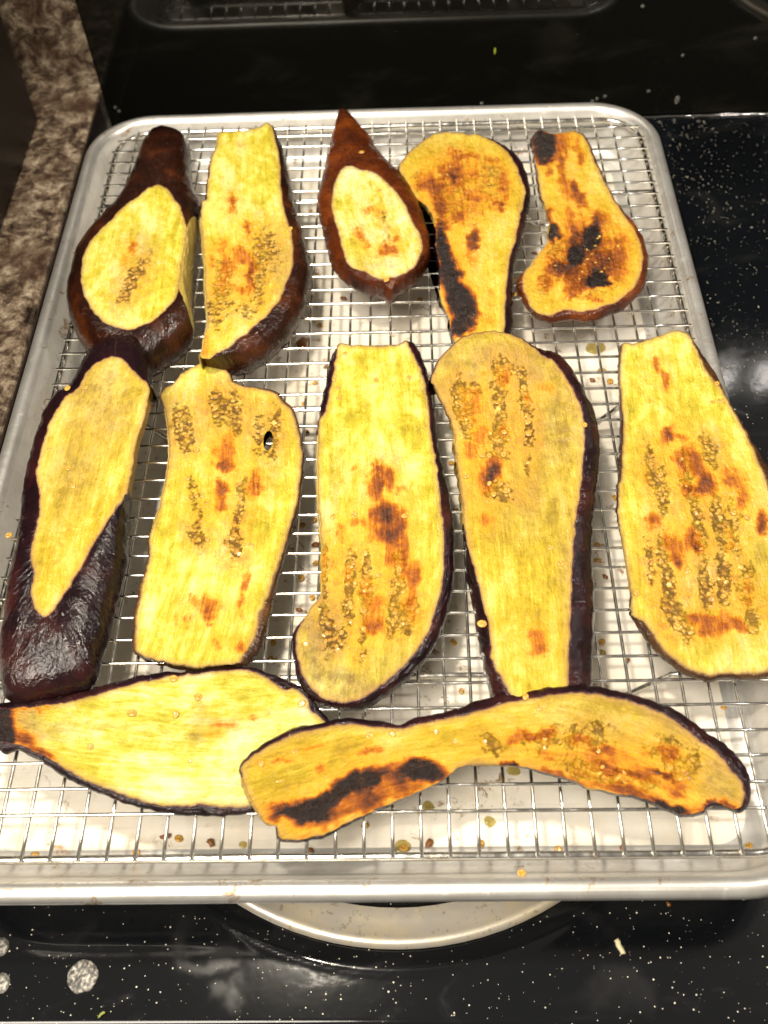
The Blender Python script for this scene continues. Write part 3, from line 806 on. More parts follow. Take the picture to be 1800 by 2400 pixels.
    # ---- embedded seeds (uncountable beds) and single loose seeds
    if nseed > 0 and fs.max() > 0.2:
        prob = np.clip(fs, 0, 1)**1.5*(ed > 0.3); r = rng.uniform(size=len(VV))
        idx = np.where(r < prob*0.075*nseed)[0]
        parts = []
        taken = []
        for i in idx:
            p = V3[i]
            rr = seedr*random.uniform(0.75, 1.15)
            if any((p[0]-x)**2+(p[1]-y)**2 < (1.35*rr)**2 for x, y in taken): continue
            taken.append((p[0], p[1]))
            parts.append(seed_geo((p[0], p[1], p[2]-0.012), rr, random.uniform(0, 6.3), (random.uniform(-.3, .3), random.uniform(-.3, .3))))
        if parts:
            v, f = merge(parts); o = place('seed_bed', v, f, M_SEED, tuple(cen), root); o['kind'] = 'stuff'
    for (c, x, y, r) in loose:
        X = cv(c, x, y); p = un(X[0], X[1], zt)
        o = bpy.data.objects.new('seed', SEEDS_LOC); SC.collection.objects.link(o); o.parent = root
        o.location = Vector(W2((p[0], p[1], p[2]+0.01)))-root.location
        o.rotation_euler = (random.uniform(-.15, .15), random.uniform(-.15, .15), random.uniform(0, 6.28)); o.scale = (r, r, r)
    ALLPTS.append((name, N, len(VV)))
    return root
def catmull_open(P, sub):
    P = [np.array(p, float) for p in P]; P = [2*P[0]-P[1]]+P+[2*P[-1]-P[-2]]; out = []
    for i in range(1, len(P)-2):
        p0, p1, p2, p3 = P[i-1], P[i], P[i+1], P[i+2]
        for k in range(sub):
            t = k/sub; out.append(0.5*((2*p1)+(-p0+p2)*t+(2*p0-5*p1+4*p2-p3)*t*t+(-p0+3*p1-3*p2+p3)*t**3))
    out.append(P[-2]); return out

# A: thick end chunk, upper left
A = pairs('1', [(640, 500, 740, 190), (600, 512, 650, 182), (560, 535, 580, 240), (520, 570, 545, 330), (470, 605, 520, 430), (430, 640, 490, 520), (370, 700, 420, 620), (300, 770, 345, 705), (245, 850, 255, 810), (218, 930, 190, 910), (207, 1000, 160, 1000), (212, 1060, 140, 1090), (235, 1130, 137, 1170), (270, 1200, 150, 1250), (330, 1255, 190, 1340), (390, 1290, 260, 1430), (470, 1303, 380, 1500), (560, 1285, 500, 1530), (650, 1230, 615, 1515), (700, 1180, 690, 1460), (735, 1130, 770, 1400), (757, 1080, 838, 1310, 'f'), (768, 960, 826, 1180, 'f'), (785, 870, 830, 1000, 'f'), (795, 800, 845, 850, 'f'), (797, 740, 865, 720, 'f'), (780, 680, 880, 640), (760, 620, 862, 590), (740, 590, 845, 530), (715, 555, 825, 450), (690, 525, 822, 340), (665, 508, 800, 240)])
build_slice('eggplant_slice', 'thick end piece with dark maroon peel neck and oval cut face, far left corner', A, 2.1, 0.85, FL_YEL, SK_MAROON,
            [('1', 620, 450), ('1', 560, 800), ('1', 470, 1350)], [(250, 500, 0.08)], cap=True,
            burn=blobs('1', [(495, 840, 28, 52, 15, .42), (452, 925, 20, 40, 15, .34)]), seed=blobs('1', [(495, 1045, 42, 150, 27, .95), (590, 905, 30, 50, 20, .5)]),
            tan=blobs('1', [(560, 850, 90, 160, 20, .35)]), sid=1, nseed=0.8, seedr=0.10)
# B
B = pairs('1', [(985, 210, 980, 205, 'f'), (1060, 205, 1058, 200, 'f'), (1140, 195, 1138, 190, 'f'), (1200, 180, 1198, 174, 'f'), (1243, 158, 1245, 152), (1275, 185, 1292, 188), (1300, 270, 1325, 275), (1315, 340, 1348, 350), (1320, 420, 1368, 440), (1325, 540, 1388, 545), (1345, 650, 1408, 650), (1375, 740, 1440, 745), (1390, 830, 1460, 850), (1390, 920, 1478, 950), (1375, 1000, 1480, 1050), (1340, 1080, 1460, 1160), (1310, 1150, 1425, 1240), (1250, 1220, 1370, 1325), (1170, 1290, 1290, 1405), (1080, 1370, 1180, 1490), (990, 1430, 1080, 1520), (930, 1465, 1000, 1515), (878, 1460, 880, 1485, 'f'), (890, 1400, 884, 1402, 'f'), (905, 1330, 900, 1330, 'f'), (915, 1250, 909, 1250, 'f'), (905, 1130, 898, 1130, 'f'), (900, 1000, 893, 1000, 'f'), (890, 880, 884, 880, 'f'), (885, 780, 879, 780, 'f'), (880, 680, 874, 680, 'f'), (882, 600, 876, 600), (908, 575, 903, 575), (915, 500, 905, 500), (925, 400, 915, 400), (940, 340, 932, 335), (965, 290, 962, 285, 'f'), (970, 240, 966, 236, 'f')])
build_slice('eggplant_slice', 'thick slice with streaked yellow face and broad brown peel on right, second from far left', B, 1.7, 0.75, FL_YEL, SK_MAROON,
            [('1', 1110, 180), ('1', 1110, 600), ('1', 1140, 1000), ('1', 1050, 1450)], [(560, 550, 0.08)],
            burn=blobs('1', [(1055, 590, 22, 75, 0, .55), (1135, 750, 20, 55, 5, .5), (1105, 900, 50, 70, 0, .48), (1155, 990, 28, 120, 5, .62), (995, 850, 26, 60, 0, .42), (1030, 965, 60, 80, 0, .40), (935, 930, 22, 60, 0, .36), (1000, 1060, 60, 60, 0, .33), (1100, 1090, 40, 40, 0, .45), (1100, 290, 30, 40, 0, .2), (900, 1400, 40, 60, 0, .35)]),
            seed=blobs('1', [(1200, 980, 50, 210, 0, .8), (1000, 1060, 70, 170, 0, .75), (1270, 860, 50, 130, -15, .75), (960, 1230, 50, 110, 0, .6), (1140, 1200, 70, 70, 0, .6)]),
            tan=blobs('1', [(1330, 940, 70, 200, 0, .55), (1200, 640, 50, 50, 0, .35)]), loose=[('1', 1375, 752, .15), ('1', 935, 1248, .14)], sid=2, nseed=0.7, seedr=0.10)
# C
Cc = pairs('2', [(400, 560, 345, 115), (440, 567, 400, 150), (480, 578, 480, 235), (520, 588, 545, 310), (560, 600, 600, 420), (600, 618, 660, 500), (640, 640, 720, 560), (700, 700, 800, 635), (760, 760, 865, 715), (820, 850, 925, 840), (860, 930, 970, 950), (900, 1010, 1000, 1060), (940, 1080, 1020, 1140), (962, 1150, 1028, 1210), (955, 1220, 1015, 1295), (930, 1290, 980, 1380), (890, 1340, 905, 1450), (830, 1390, 810, 1520), (750, 1420, 710, 1598), (660, 1435, 630, 1548), (590, 1420, 520, 1535), (520, 1385, 420, 1490), (450, 1365, 320, 1415), (390, 1335, 262, 1350), (345, 1210, 230, 1240), (310, 1080, 190, 1090), (280, 980, 160, 960), (260, 880, 143, 850), (258, 780, 155, 740), (275, 690, 190, 600), (310, 610, 215, 470), (350, 575, 270, 270), (375, 562, 310, 140)])
build_slice('eggplant_slice', 'teardrop end piece in shiny red-brown peel, its pointed tip over the far rim', Cc, 1.3, 0.5, FL_PALE, SK_RED,
            [('2', 370, 300), ('2', 560, 900), ('2', 740, 1500)], [(870, 500, 0.08)], cap=True,
            burn=blobs('2', [(560, 890, 50, 42, 30, .42), (612, 945, 28, 40, 0, .34), (480, 1095, 40, 60, -20, .44), (525, 1175, 32, 45, 0, .36), (690, 1215, 90, 60, -10, .52), (755, 1130, 28, 60, 0, .40)]),
            seed=blobs('2', [(665, 960, 26, 110, -15, .5), (700, 1110, 22, 50, 0, .5)]), tan=blobs('2', [(600, 1340, 240, 80, 10, .35)]),
            loose=[('2', 625, 752, .12), ('2', 664, 915, .12), ('2', 694, 1035, .12), ('2', 706, 1140, .10), ('2', 492, 455, .16), ('2', 680, 1450, .15)], sid=3, nseed=0.0)
# D
D_ = pairs('n', [(935, 395, 933, 393), (941, 377, 938, 374), (956, 359, 953, 355), (977, 341, 974, 337), (1001, 322, 999, 318), (1025, 312, 1024, 308), (1056, 310, 1056, 306), (1089, 312, 1090, 308), (1122, 317, 1125, 312), (1152, 328, 1158, 323), (1182, 348, 1190, 343), (1209, 385, 1220, 380), (1222, 416, 1236, 412), (1230, 443, 1241, 442), (1227, 479, 1242, 482), (1220, 502, 1235, 510), (1214, 534, 1227, 548), (1206, 573, 1218, 584), (1197, 600, 1209, 622), (1191, 632, 1202, 655), (1186, 671, 1200, 700), (1183, 729, 1201, 740), (1181, 775, 1200, 778), (1178, 815, 1190, 818, 'f'), (1120, 822, 1120, 826, 'f'), (1075, 815, 1068, 818), (1060, 790, 1056, 792), (1057, 762, 1053, 764), (1049, 738, 1045, 741), (1035, 708, 1031, 711), (1029, 687, 1025, 688), (1032, 657, 1028, 657), (1031, 627, 1027, 628), (1027, 600, 1023, 601), (1021, 576, 1018, 576), (1022, 546, 1019, 546), (1018, 521, 1015, 521, 'f'), (1013, 503, 1010, 504, 'f'), (1001, 485, 998, 487, 'f'), (980, 467, 977, 469, 'f'), (965, 443, 962, 445, 'f'), (950, 419, 947, 420, 'f')])
build_slice('eggplant_slice', 'club-shaped golden slice with long black charred patch down its narrow left side', D_, 0.95, 0.4, FL_GOLD, SK_PURPLE,
            [('n', 1070, 300), ('n', 1090, 480), ('n', 1110, 620), ('n', 1130, 830)], [(1100, 350, 0.08), (1120, 780, 0.08)],
            burn=blobs('2', [(1110, 1170, 48, 130, -10, .98), (1170, 1400, 80, 180, -12, 1.05), (1270, 1640, 105, 190, -22, 1.05), (1235, 1840, 60, 70, 0, .95), (1200, 600, 100, 110, 20, .52), (1050, 720, 85, 120, -20, .55), (1215, 650, 45, 45, 0, .68), (1260, 475, 130, 32, 8, .52), (940, 700, 70, 70, 0, .42), (1350, 1150, 50, 110, 15, .74), (1240, 950, 70, 50, 0, .52), (1370, 800, 60, 40, 0, .46), (1560, 870, 50, 48, 0, .62), (1365, 640, 34, 30, 0, .55), (1100, 890, 50, 130, -10, .58), (1500, 520, 100, 80, 0, .30), (1130, 1040, 60, 60, 0, .55), (1600, 700, 50, 150, 0, .44), (1240, 740, 400, 360, 0, .34), (1350, 1300, 60, 60, 0, .34), (1490, 1620, 40, 120, 0, .26), (1480, 1750, 30, 60, 0, .3)]),
            seed=blobs('2', [(1200, 780, 200, 260, 10, .55), (1500, 650, 120, 200, 0, .55), (930, 700, 60, 90, -20, .6), (1100, 880, 60, 200, 0, .6)]),
            tan=blobs('2', [(1150, 420, 300, 80, 0, .35)]), sid=4, nseed=0.35, seedr=0.09, bumpy=1.6)
# E
E_ = pairs('3', [(255, 240, 248, 232), (290, 218, 285, 206), (330, 225, 330, 217, 'f'), (370, 240, 370, 233, 'f'), (410, 230, 410, 222, 'f'), (450, 224, 450, 216, 'f'), (500, 220, 500, 205), (540, 235, 550, 218), (570, 270, 590, 265), (595, 320, 615, 325), (620, 390, 642, 390), (650, 450, 670, 450), (690, 530, 708, 528), (730, 610, 748, 608), (780, 690, 800, 685), (830, 760, 853, 750), (870, 830, 895, 825), (898, 900, 926, 900), (912, 970, 942, 980), (903, 1050, 940, 1065), (880, 1115, 922, 1140), (838, 1175, 885, 1205), (780, 1225, 825, 1262), (720, 1252, 760, 1300), (650, 1280, 680, 1338), (580, 1300, 595, 1364), (500, 1298, 520, 1355), (440, 1294, 450, 1355), (400, 1308, 395, 1364), (365, 1322, 350, 1362), (310, 1318, 290, 1345), (255, 1290, 238, 1305), (220, 1240, 200, 1262), (198, 1180, 168, 1205), (190, 1112, 152, 1150), (210, 1060, 203, 1062, 'f'), (250, 1010, 244, 1012, 'f'), (280, 970, 274, 972, 'f'), (320, 920, 314, 921, 'f'), (345, 880, 339, 880, 'f'), (345, 820, 339, 820, 'f'), (352, 770, 346, 770, 'f'), (338, 720, 331, 721, 'f'), (320, 660, 313, 660, 'f'), (300, 610, 290, 610), (285, 520, 272, 520), (270, 420, 260, 420), (255, 340, 248, 340), (246, 285, 239, 283)])
build_slice('eggplant_slice', 'bell-shaped slice with charred seeded centre and one burnt black top corner', E_, 0.7, 0.3, FL_GOLD, SK_RED,
            [('3', 400, 200), ('3', 480, 600), ('3', 560, 950), ('3', 560, 1340)], [(1350, 400, 0.08), (1380, 650, 0.08)],
            burn=blobs('3', [(315, 270, 78, 62, 0, 1.05), (325, 345, 66, 64, 0, 1.0), (435, 290, 55, 85, 0, .50), (420, 400, 24, 70, 0, .55), (345, 460, 18, 55, 0, .55), (520, 300, 28, 50, 0, .45), (540, 390, 22, 55, 0, .52), (430, 520, 30, 120, -12, .5), (500, 570, 34, 60, -10, .66), (545, 640, 36, 28, 30, .6), (345, 740, 22, 60, 0, .7), (372, 830, 36, 46, 0, .92), (635, 780, 50, 70, 20, .78), (500, 850, 40, 80, 0, .7), (600, 860, 56, 80, 0, .82), (510, 960, 55, 60, 0, .92), (400, 1040, 70, 55, 20, .78), (480, 1050, 50, 80, 0, .72), (650, 1000, 110, 130, 0, .62), (650, 1100, 64, 50, -30, 1.0), (770, 980, 70, 150, 0, .5), (560, 1130, 110, 55, -20, .58), (330, 1130, 60, 60, 0, .42), (480, 720, 40, 60, 0, .42), (620, 1230, 70, 20, 0, .45), (560, 930, 310, 300, 0, .38), (480, 1200, 60, 30, -20, .5)]),
            seed=blobs('3', [(580, 1000, 230, 230, 0, .7), (400, 950, 60, 120, 0, .6), (320, 1130, 60, 80, 0, .6)]),
            sid=5, nseed=0.5, seedr=0.09, bumpy=1.8)
# F
F_ = pairs('4', [(600, 165, 640, 60), (650, 190, 720, 55), (690, 230, 760, 120), (720, 270, 782, 210), (765, 300, 788, 285), (775, 340, 785, 350, 'f'), (765, 400, 778, 410, 'f'), (745, 480, 757, 485, 'f'), (720, 560, 733, 570, 'f'), (700, 640, 715, 650, 'f'), (690, 720, 703, 730, 'f'), (675, 800, 690, 820, 'f'), (660, 868, 682, 900, 'f'), (640, 900, 672, 1000), (600, 960, 667, 1080), (560, 1020, 664, 1160), (520, 1080, 655, 1240), (470, 1160, 635, 1330), (430, 1240, 605, 1440), (380, 1320, 575, 1560), (340, 1390, 540, 1700), (300, 1440, 490, 1850), (270, 1490, 390, 1905), (235, 1515, 230, 1940), (195, 1490, 60, 1955), (165, 1440, 5, 1880), (160, 1380, 0, 1740), (175, 1300, 15, 1580), (165, 1240, 35, 1450), (160, 1180, 60, 1310), (180, 1080, 92, 1170), (195, 1000, 105, 1040), (205, 930, 118, 930), (200, 850, 135, 840), (185, 770, 152, 760), (200, 700, 172, 680), (220, 620, 198, 590), (250, 520, 232, 490), (290, 440, 280, 400), (340, 370, 325, 352), (400, 330, 385, 310), (430, 280, 425, 250), (460, 230, 455, 190), (510, 190, 510, 130), (560, 170, 570, 85)])
build_slice('eggplant_slice', 'long end piece with tan tapering cut face over glossy purple-black peel, left edge', F_, 1.7, 0.55, FL_OCHRE, SK_PURPLE,
            [('4', 650, 100), ('4', 480, 600), ('4', 330, 1100), ('4', 200, 1800)], [(130, 1500, 0.08), (150, 1200, 0.08), (290, 850, 0.75)], cap=True,
            burn=blobs('4', [(480, 560, 60, 90, 10, .14), (330, 1120, 14, 230, 16, .26)]), tan=blobs('4', [(520, 420, 230, 260, 10, .75), (380, 760, 160, 220, 10, .6), (280, 1000, 80, 150, 10, .3)]),
            loose=[('4', 355, 748, .15), ('4', 378, 836, .15), ('4', 258, 647, .13), ('4', 440, 330, .12), ('4', 525, 368, .12), ('4', 352, 330, .15)], sid=6)
# G
G_ = pairs('4', [(1070, 200, 1068, 192), (1120, 207, 1125, 199), (1160, 227, 1168, 216), (1190, 262, 1198, 250), (1215, 302, 1222, 292), (1260, 320, 1265, 308), (1330, 330, 1335, 316), (1400, 345, 1410, 330), (1445, 367, 1458, 352), (1478, 412, 1494, 398), (1512, 455, 1528, 445), (1540, 525, 1556, 518), (1558, 605, 1574, 602), (1566, 690, 1582, 692), (1556, 780, 1574, 785), (1546, 880, 1562, 888), (1524, 970, 1542, 980), (1497, 1060, 1514, 1072), (1477, 1130, 1494, 1145), (1456, 1210, 1475, 1225), (1426, 1290, 1450, 1310), (1396, 1380, 1425, 1400), (1366, 1458, 1408, 1480), (1343, 1500, 1396, 1540), (1333, 1590, 1378, 1620), (1300, 1650, 1350, 1690), (1262, 1718, 1310, 1745), (1235, 1757, 1270, 1778), (1150, 1768, 1152, 1776, 'f'), (1060, 1773, 1060, 1782, 'f'), (970, 1772, 970, 1780, 'f'), (900, 1758, 898, 1766, 'f'), (805, 1738, 800, 1750), (735, 1712, 728, 1722), (703, 1685, 690, 1700), (698, 1620, 682, 1640), (704, 1540, 688, 1555), (716, 1450, 698, 1465), (738, 1350, 720, 1362), (755, 1270, 740, 1276), (774, 1190, 760, 1180), (776, 1110, 765, 1115), (800, 1020, 795, 1020, 'f'), (830, 930, 825, 930, 'f'), (850, 840, 845, 840, 'f'), (868, 760, 863, 760, 'f'), (875, 680, 870, 680, 'f'), (875, 600, 870, 600, 'f'), (868, 520, 863, 520, 'f'), (854, 440, 848, 440, 'f'), (832, 380, 825, 378), (850, 340, 844, 334), (900, 300, 894, 292), (940, 260, 934, 250), (990, 225, 986, 214), (1030, 205, 1028, 196)])
build_slice('eggplant_slice', 'thin lemon-yellow slice with a small hole near its top right, beside left end piece', G_, 0.5, 0.22, FL_YEL, SK_THIN,
            [('4', 1150, 200), ('4', 1180, 700), ('4', 1130, 1200), ('4', 970, 1800)], [(500, 1000, 0.10), (450, 1450, 0.08)],
            burn=blobs('4', [(1165, 660, 66, 60, 0, .48), (1165, 730, 55, 35, 0, .66), (1150, 860, 40, 60, 0, .62), (1145, 950, 38, 40, 0, .52), (1320, 830, 46, 76, 15, .52), (1090, 1450, 80, 40, 0, .46), (1075, 1500, 40, 40, 0, .56), (1000, 1430, 30, 30, 0, .32), (965, 1545, 22, 50, 20, .42), (1262, 1390, 20, 140, 8, .46), (1240, 1680, 32, 50, 30, .44), (1120, 1660, 30, 20, 0, .36), (915, 1530, 16, 40, 0, .36), (1180, 590, 40, 40, 0, .3)]),
            seed=blobs('4', [(950, 540, 60, 140, -10, .85), (1130, 420, 55, 110, -15, .85), (1225, 480, 36, 160, 0, .8), (1340, 560, 30, 150, 5, .7), (1430, 520, 34, 110, 0, .75), (1010, 900, 40, 180, -8, .55), (1245, 920, 30, 170, 5, .8), (1215, 1150, 38, 120, 0, .85), (1020, 1090, 34, 80, 0, .85), (1380, 620, 60, 120, 0, .5)]),
            tan=blobs('4', [(1200, 480, 300, 180, 0, .32), (1420, 700, 60, 240, 10, .35), (900, 650, 50, 120, 0, .4)]),
            holes=[(*cv('4', 1390, 602), 11, 23, 0.12)],
            loose=[('4', 1302, 1143, .16), ('4', 975, 800, .14), ('4', 1450, 570, .15), ('4', 1018, 655, .14), ('4', 1075, 1115, .12), ('4', 1120, 435, .15)], sid=7, nseed=1.0)
# H
H_ = pairs('m', [(305, 114, 300, 107), (370, 119, 368, 113, 'f'), (440, 119, 440, 113, 'f'), (530, 126, 530, 120, 'f'), (590, 118, 588, 110, 'f'), (627, 98, 632, 85), (650, 135, 678, 130), (677, 190, 712, 200), (702, 250, 733, 275), (722, 330, 750, 360), (733, 420, 762, 450), (745, 520, 774, 540), (764, 640, 788, 640), (778, 740, 806, 740), (788, 840, 830, 830), (803, 950, 850, 935), (810, 1050, 860, 1040), (810, 1150, 860, 1150), (803, 1240, 853, 1260), (788, 1340, 840, 1370), (764, 1420, 815, 1465), (742, 1500, 780, 1560), (698, 1570, 735, 1635), (648, 1640, 680, 1705), (588, 1710, 610, 1775), (528, 1758, 540, 1825), (470, 1798, 478, 1862), (420, 1832, 430, 1887), (370, 1850, 370, 1897), (300, 1856, 290, 1890), (232, 1838, 218, 1868), (172, 1795, 148, 1822), (126, 1728, 100, 1752), (100, 1650, 80, 1665), (88, 1580, 68, 1590), (93, 1512, 74, 1530), (130, 1450, 124, 1452, 'f'), (178, 1380, 172, 1380, 'f'), (210, 1340, 204, 1340, 'f'), (214, 1250, 208, 1250, 'f'), (217, 1150, 211, 1150, 'f'), (212, 1050, 206, 1050, 'f'), (205, 950, 199, 950, 'f'), (197, 850, 191, 850, 'f'), (196, 750, 190, 750, 'f'), (194, 650, 188, 650, 'f'), (196, 560, 190, 560, 'f'), (203, 490, 196, 490), (232, 440, 204, 445), (252, 350, 222, 370), (272, 250, 243, 265), (286, 170, 264, 180)])
build_slice('eggplant_slice', 'long centre slice with brown scorch in its middle and brownish rounded near end', H_, 0.85, 0.35, FL_YEL, SK_PURPLE,
            [('m', 460, 100), ('m', 480, 600), ('m', 500, 1100), ('m', 430, 1500), ('m', 380, 1880)], [(880, 1000, 0.08), (830, 1500, 0.08)],
            burn=blobs('m', [(488, 735, 24, 46, 0, .62), (480, 810, 44, 66, 0, .68), (545, 770, 26, 80, -20, .62), (600, 820, 30, 24, 0, .4), (515, 940, 76, 66, 10, .76), (525, 1040, 90, 60, 0, .66), (590, 1000, 46, 90, 0, .5), (400, 985, 60, 30, 0, .46), (372, 725, 24, 24, 0, .42), (545, 1150, 34, 100, 0, .5), (610, 1140, 30, 110, 0, .52), (660, 1255, 44, 80, 0, .52), (470, 1480, 56, 50, 0, .60), (480, 1380, 60, 56, 0, .46), (640, 1380, 46, 60, 0, .48), (335, 1230, 30, 60, 0, .34), (312, 1030, 20, 80, 0, .34), (310, 990, 24, 20, 0, .34), (430, 1300, 40, 60, 0, .35), (225, 1200, 20, 120, 0, .35), (680, 1460, 40, 50, 0, .4)]),
            seed=blobs('m', [(232, 1230, 20, 170, 0, .85), (240, 1480, 36, 110, -8, .85), (350, 1290, 34, 210, 3, .85), (435, 1260, 34, 170, 3, .8), (418, 1500, 24, 160, 3, .8), (590, 1230, 32, 150, 0, .85), (565, 1440, 34, 120, 0, .9), (640, 1430, 44, 110, 10, .9), (310, 1540, 40, 70, 0, .7), (255, 1600, 40, 60, 30, .7)]),
            tan=blobs('m', [(200, 1560, 130, 220, 15, .85), (300, 1790, 220, 110, 5, .85), (540, 1700, 160, 130, -20, .5), (580, 680, 30, 90, 0, .45), (280, 800, 40, 260, 5, .45)]),
            loose=[('m', 371, 947, .17), ('m', 272, 955, .15), ('m', 622, 953, .15), ('m', 300, 380, .15), ('m', 297, 332, .14), ('m', 330, 163, .14), ('m', 480, 294, .15), ('m', 640, 282, .15), ('m', 495, 1240, .14), ('m', 592, 1215, .15), ('m', 550, 1325, .14), ('m', 140, 1577, .14), ('m', 275, 288, .12)], sid=8, nseed=1.0)
# J
J_ = pairs('j', [(268, 216, 255, 214), (340, 200, 338, 194, 'f'), (420, 180, 418, 174, 'f'), (500, 155, 498, 149, 'f'), (570, 134, 568, 127, 'f'), (628, 142, 634, 132), (660, 172, 676, 165), (685, 222, 705, 215), (715, 282, 738, 275), (740, 342, 768, 335), (783, 402, 812, 395), (825, 448, 845, 440), (868, 515, 882, 506), (916, 612, 932, 602), (965, 692, 984, 684), (1006, 782, 1026, 774), (1050, 880, 1078, 872), (1090, 980, 1125, 972), (1135, 1100, 1170, 1095), (1172, 1250, 1208, 1250), (1196, 1420, 1230, 1430), (1202, 1600, 1238, 1620), (1186, 1800, 1220, 1830), (1150, 1980, 1190, 2030), (1125, 2070, 1150, 2110), (1090, 2098, 1100, 2140), (1050, 2106, 1055, 2146), (950, 2106, 955, 2146), (850, 2114, 850, 2152), (770, 2114, 762, 2156), (702, 2104, 690, 2142), (642, 2080, 614, 2112), (574, 2036, 540, 2062), (524, 1992, 475, 2010), (484, 1945, 428, 1952), (455, 1895, 385, 1890), (405, 1826, 345, 1830), (372, 1798, 325, 1796), (335, 1780, 314, 1770), (318, 1740, 308, 1735), (316, 1650, 306, 1650, 'f'), (302, 1550, 294, 1550, 'f'), (281, 1430, 273, 1430, 'f'), (257, 1300, 249, 1300, 'f'), (243, 1180, 234, 1180), (245, 1050, 232, 1050), (265, 950, 240, 950), (268, 850, 245, 850), (272, 700, 248, 700), (264, 550, 246, 550), (254, 420, 244, 420), (258, 320, 246, 320), (263, 260, 250, 258)])
build_slice('eggplant_slice', 'wide lemon-yellow slice with long seed rows and scattered scorch marks, reaching the right edge', J_, 0.6, 0.25, FL_YEL, SK_THIN,
            [('j', 480, 150), ('j', 560, 700), ('j', 700, 1300), ('j', 820, 2120)], [(1600, 1100, 0.10), (1650, 1500, 0.10), (1610, 850, 0.25)],
            burn=blobs('j', [(470, 330, 24, 60, -25, .48), (515, 430, 24, 80, -18, .54), (375, 400, 26, 36, -30, .2), (415, 535, 18, 12, 0, .3), (530, 750, 50, 60, 10, .58), (610, 740, 70, 26, 0, .5), (600, 890, 44, 90, 0, .54), (690, 890, 50, 110, -20, .60), (750, 1000, 50, 80, -20, .62), (700, 1045, 100, 34, 0, .6), (900, 990, 80, 60, 0, .54), (960, 1100, 34, 80, 0, .54), (1070, 1250, 32, 60, 0, .7), (440, 1230, 50, 50, 20, .5), (570, 1380, 60, 110, -20, .54), (600, 1470, 30, 50, 0, .7), (665, 1330, 50, 70, 0, .55), (700, 1380, 60, 36, 0, .54), (890, 1350, 34, 80, 0, .4), (810, 1830, 120, 66, 0, .54), (690, 1790, 60, 40, 30, .5), (925, 1830, 60, 46, 0, .5), (1000, 1650, 60, 100, 0, .36), (640, 1040, 24, 60, 0, .46), (580, 640, 20, 20, 0, .3), (860, 800, 40, 40, 0, .22), (730, 1880, 40, 40, 0, .5), (400, 980, 30, 60, 0, .35)]),
            seed=blobs('j', [(430, 920, 42, 150, -6, .85), (425, 1440, 32, 210, -6, .75), (520, 1520, 44, 260, -10, .85), (570, 1760, 70, 150, -20, .85), (700, 1230, 46, 260, -10, .8), (820, 1230, 46, 220, -10, .8), (850, 1560, 50, 190, -3, .85), (745, 1600, 40, 190, -8, .85), (915, 1260, 44, 190, -6, .7), (640, 970, 44, 150, -6, .7), (770, 830, 50, 120, -20, .8), (1020, 1800, 60, 100, 0, .8), (640, 1860, 60, 60, 0, .85), (500, 1060, 44, 150, -6, .8), (980, 1580, 50, 150, 0, .7)]),
            tan=blobs('j', [(900, 1990, 260, 90, 0, .22), (1060, 1350, 70, 350, 0, .4), (700, 1500, 260, 350, -10, .22), (780, 800, 60, 100, -20, .6)]),
            loose=[('j', 830, 540, .17), ('j', 785, 547, .12), ('j', 812, 442, .15), ('j', 583, 1843, .18), ('j', 905, 1180, .16), ('j', 988, 1212, .16), ('j', 637, 1518, .17), ('j', 795, 1570, .15), ('j', 488, 965, .15), ('j', 350, 1648, .15), ('j', 860, 1075, .14), ('j', 900, 1073, .14)], sid=10, nseed=1.1)
# I
I_ = pairs('m', [(1050, 52, 1052, 46), (1120, 62, 1128, 55), (1190, 92, 1200, 82), (1250, 132, 1262, 122), (1290, 166, 1310, 156), (1336, 192, 1370, 190), (1382, 242, 1425, 245), (1420, 302, 1468, 315), (1452, 362, 1505, 385), (1480, 430, 1540, 455), (1495, 520, 1562, 545), (1495, 620, 1570, 640), (1486, 700, 1566, 730), (1480, 780, 1556, 810), (1468, 860, 1546, 890), (1452, 950, 1536, 970), (1444, 1050, 1530, 1060), (1438, 1150, 1532, 1155), (1432, 1250, 1536, 1255), (1428, 1350, 1540, 1360), (1425, 1450, 1541, 1460), (1423, 1550, 1540, 1560), (1420, 1650, 1536, 1660), (1415, 1770, 1532, 1780), (1400, 1850, 1520, 1860), (1300, 1860, 1300, 1880, 'f'), (1180, 1860, 1170, 1880, 'f'), (1150, 1845, 1060, 1870), (1112, 1780, 1028, 1800), (1068, 1706, 1006, 1715), (1040, 1645, 990, 1640), (1036, 1580, 975, 1560), (1030, 1500, 962, 1480), (1010, 1420, 950, 1400), (986, 1330, 932, 1320), (968, 1250, 915, 1250), (945, 1165, 912, 1190), (922, 1095, 914, 1110), (907, 1000, 901, 1000, 'f'), (901, 900, 895, 900, 'f'), (890, 800, 884, 800, 'f'), (872, 700, 866, 700, 'f'), (866, 600, 860, 600, 'f'), (850, 520, 844, 520, 'f'), (821, 440, 815, 440, 'f'), (791, 380, 785, 380, 'f'), (762, 320, 756, 320, 'f'), (750, 280, 742, 278), (771, 222, 763, 216), (811, 162, 804, 154), (870, 103, 865, 95), (940, 68, 937, 60), (1000, 55, 998, 47)])
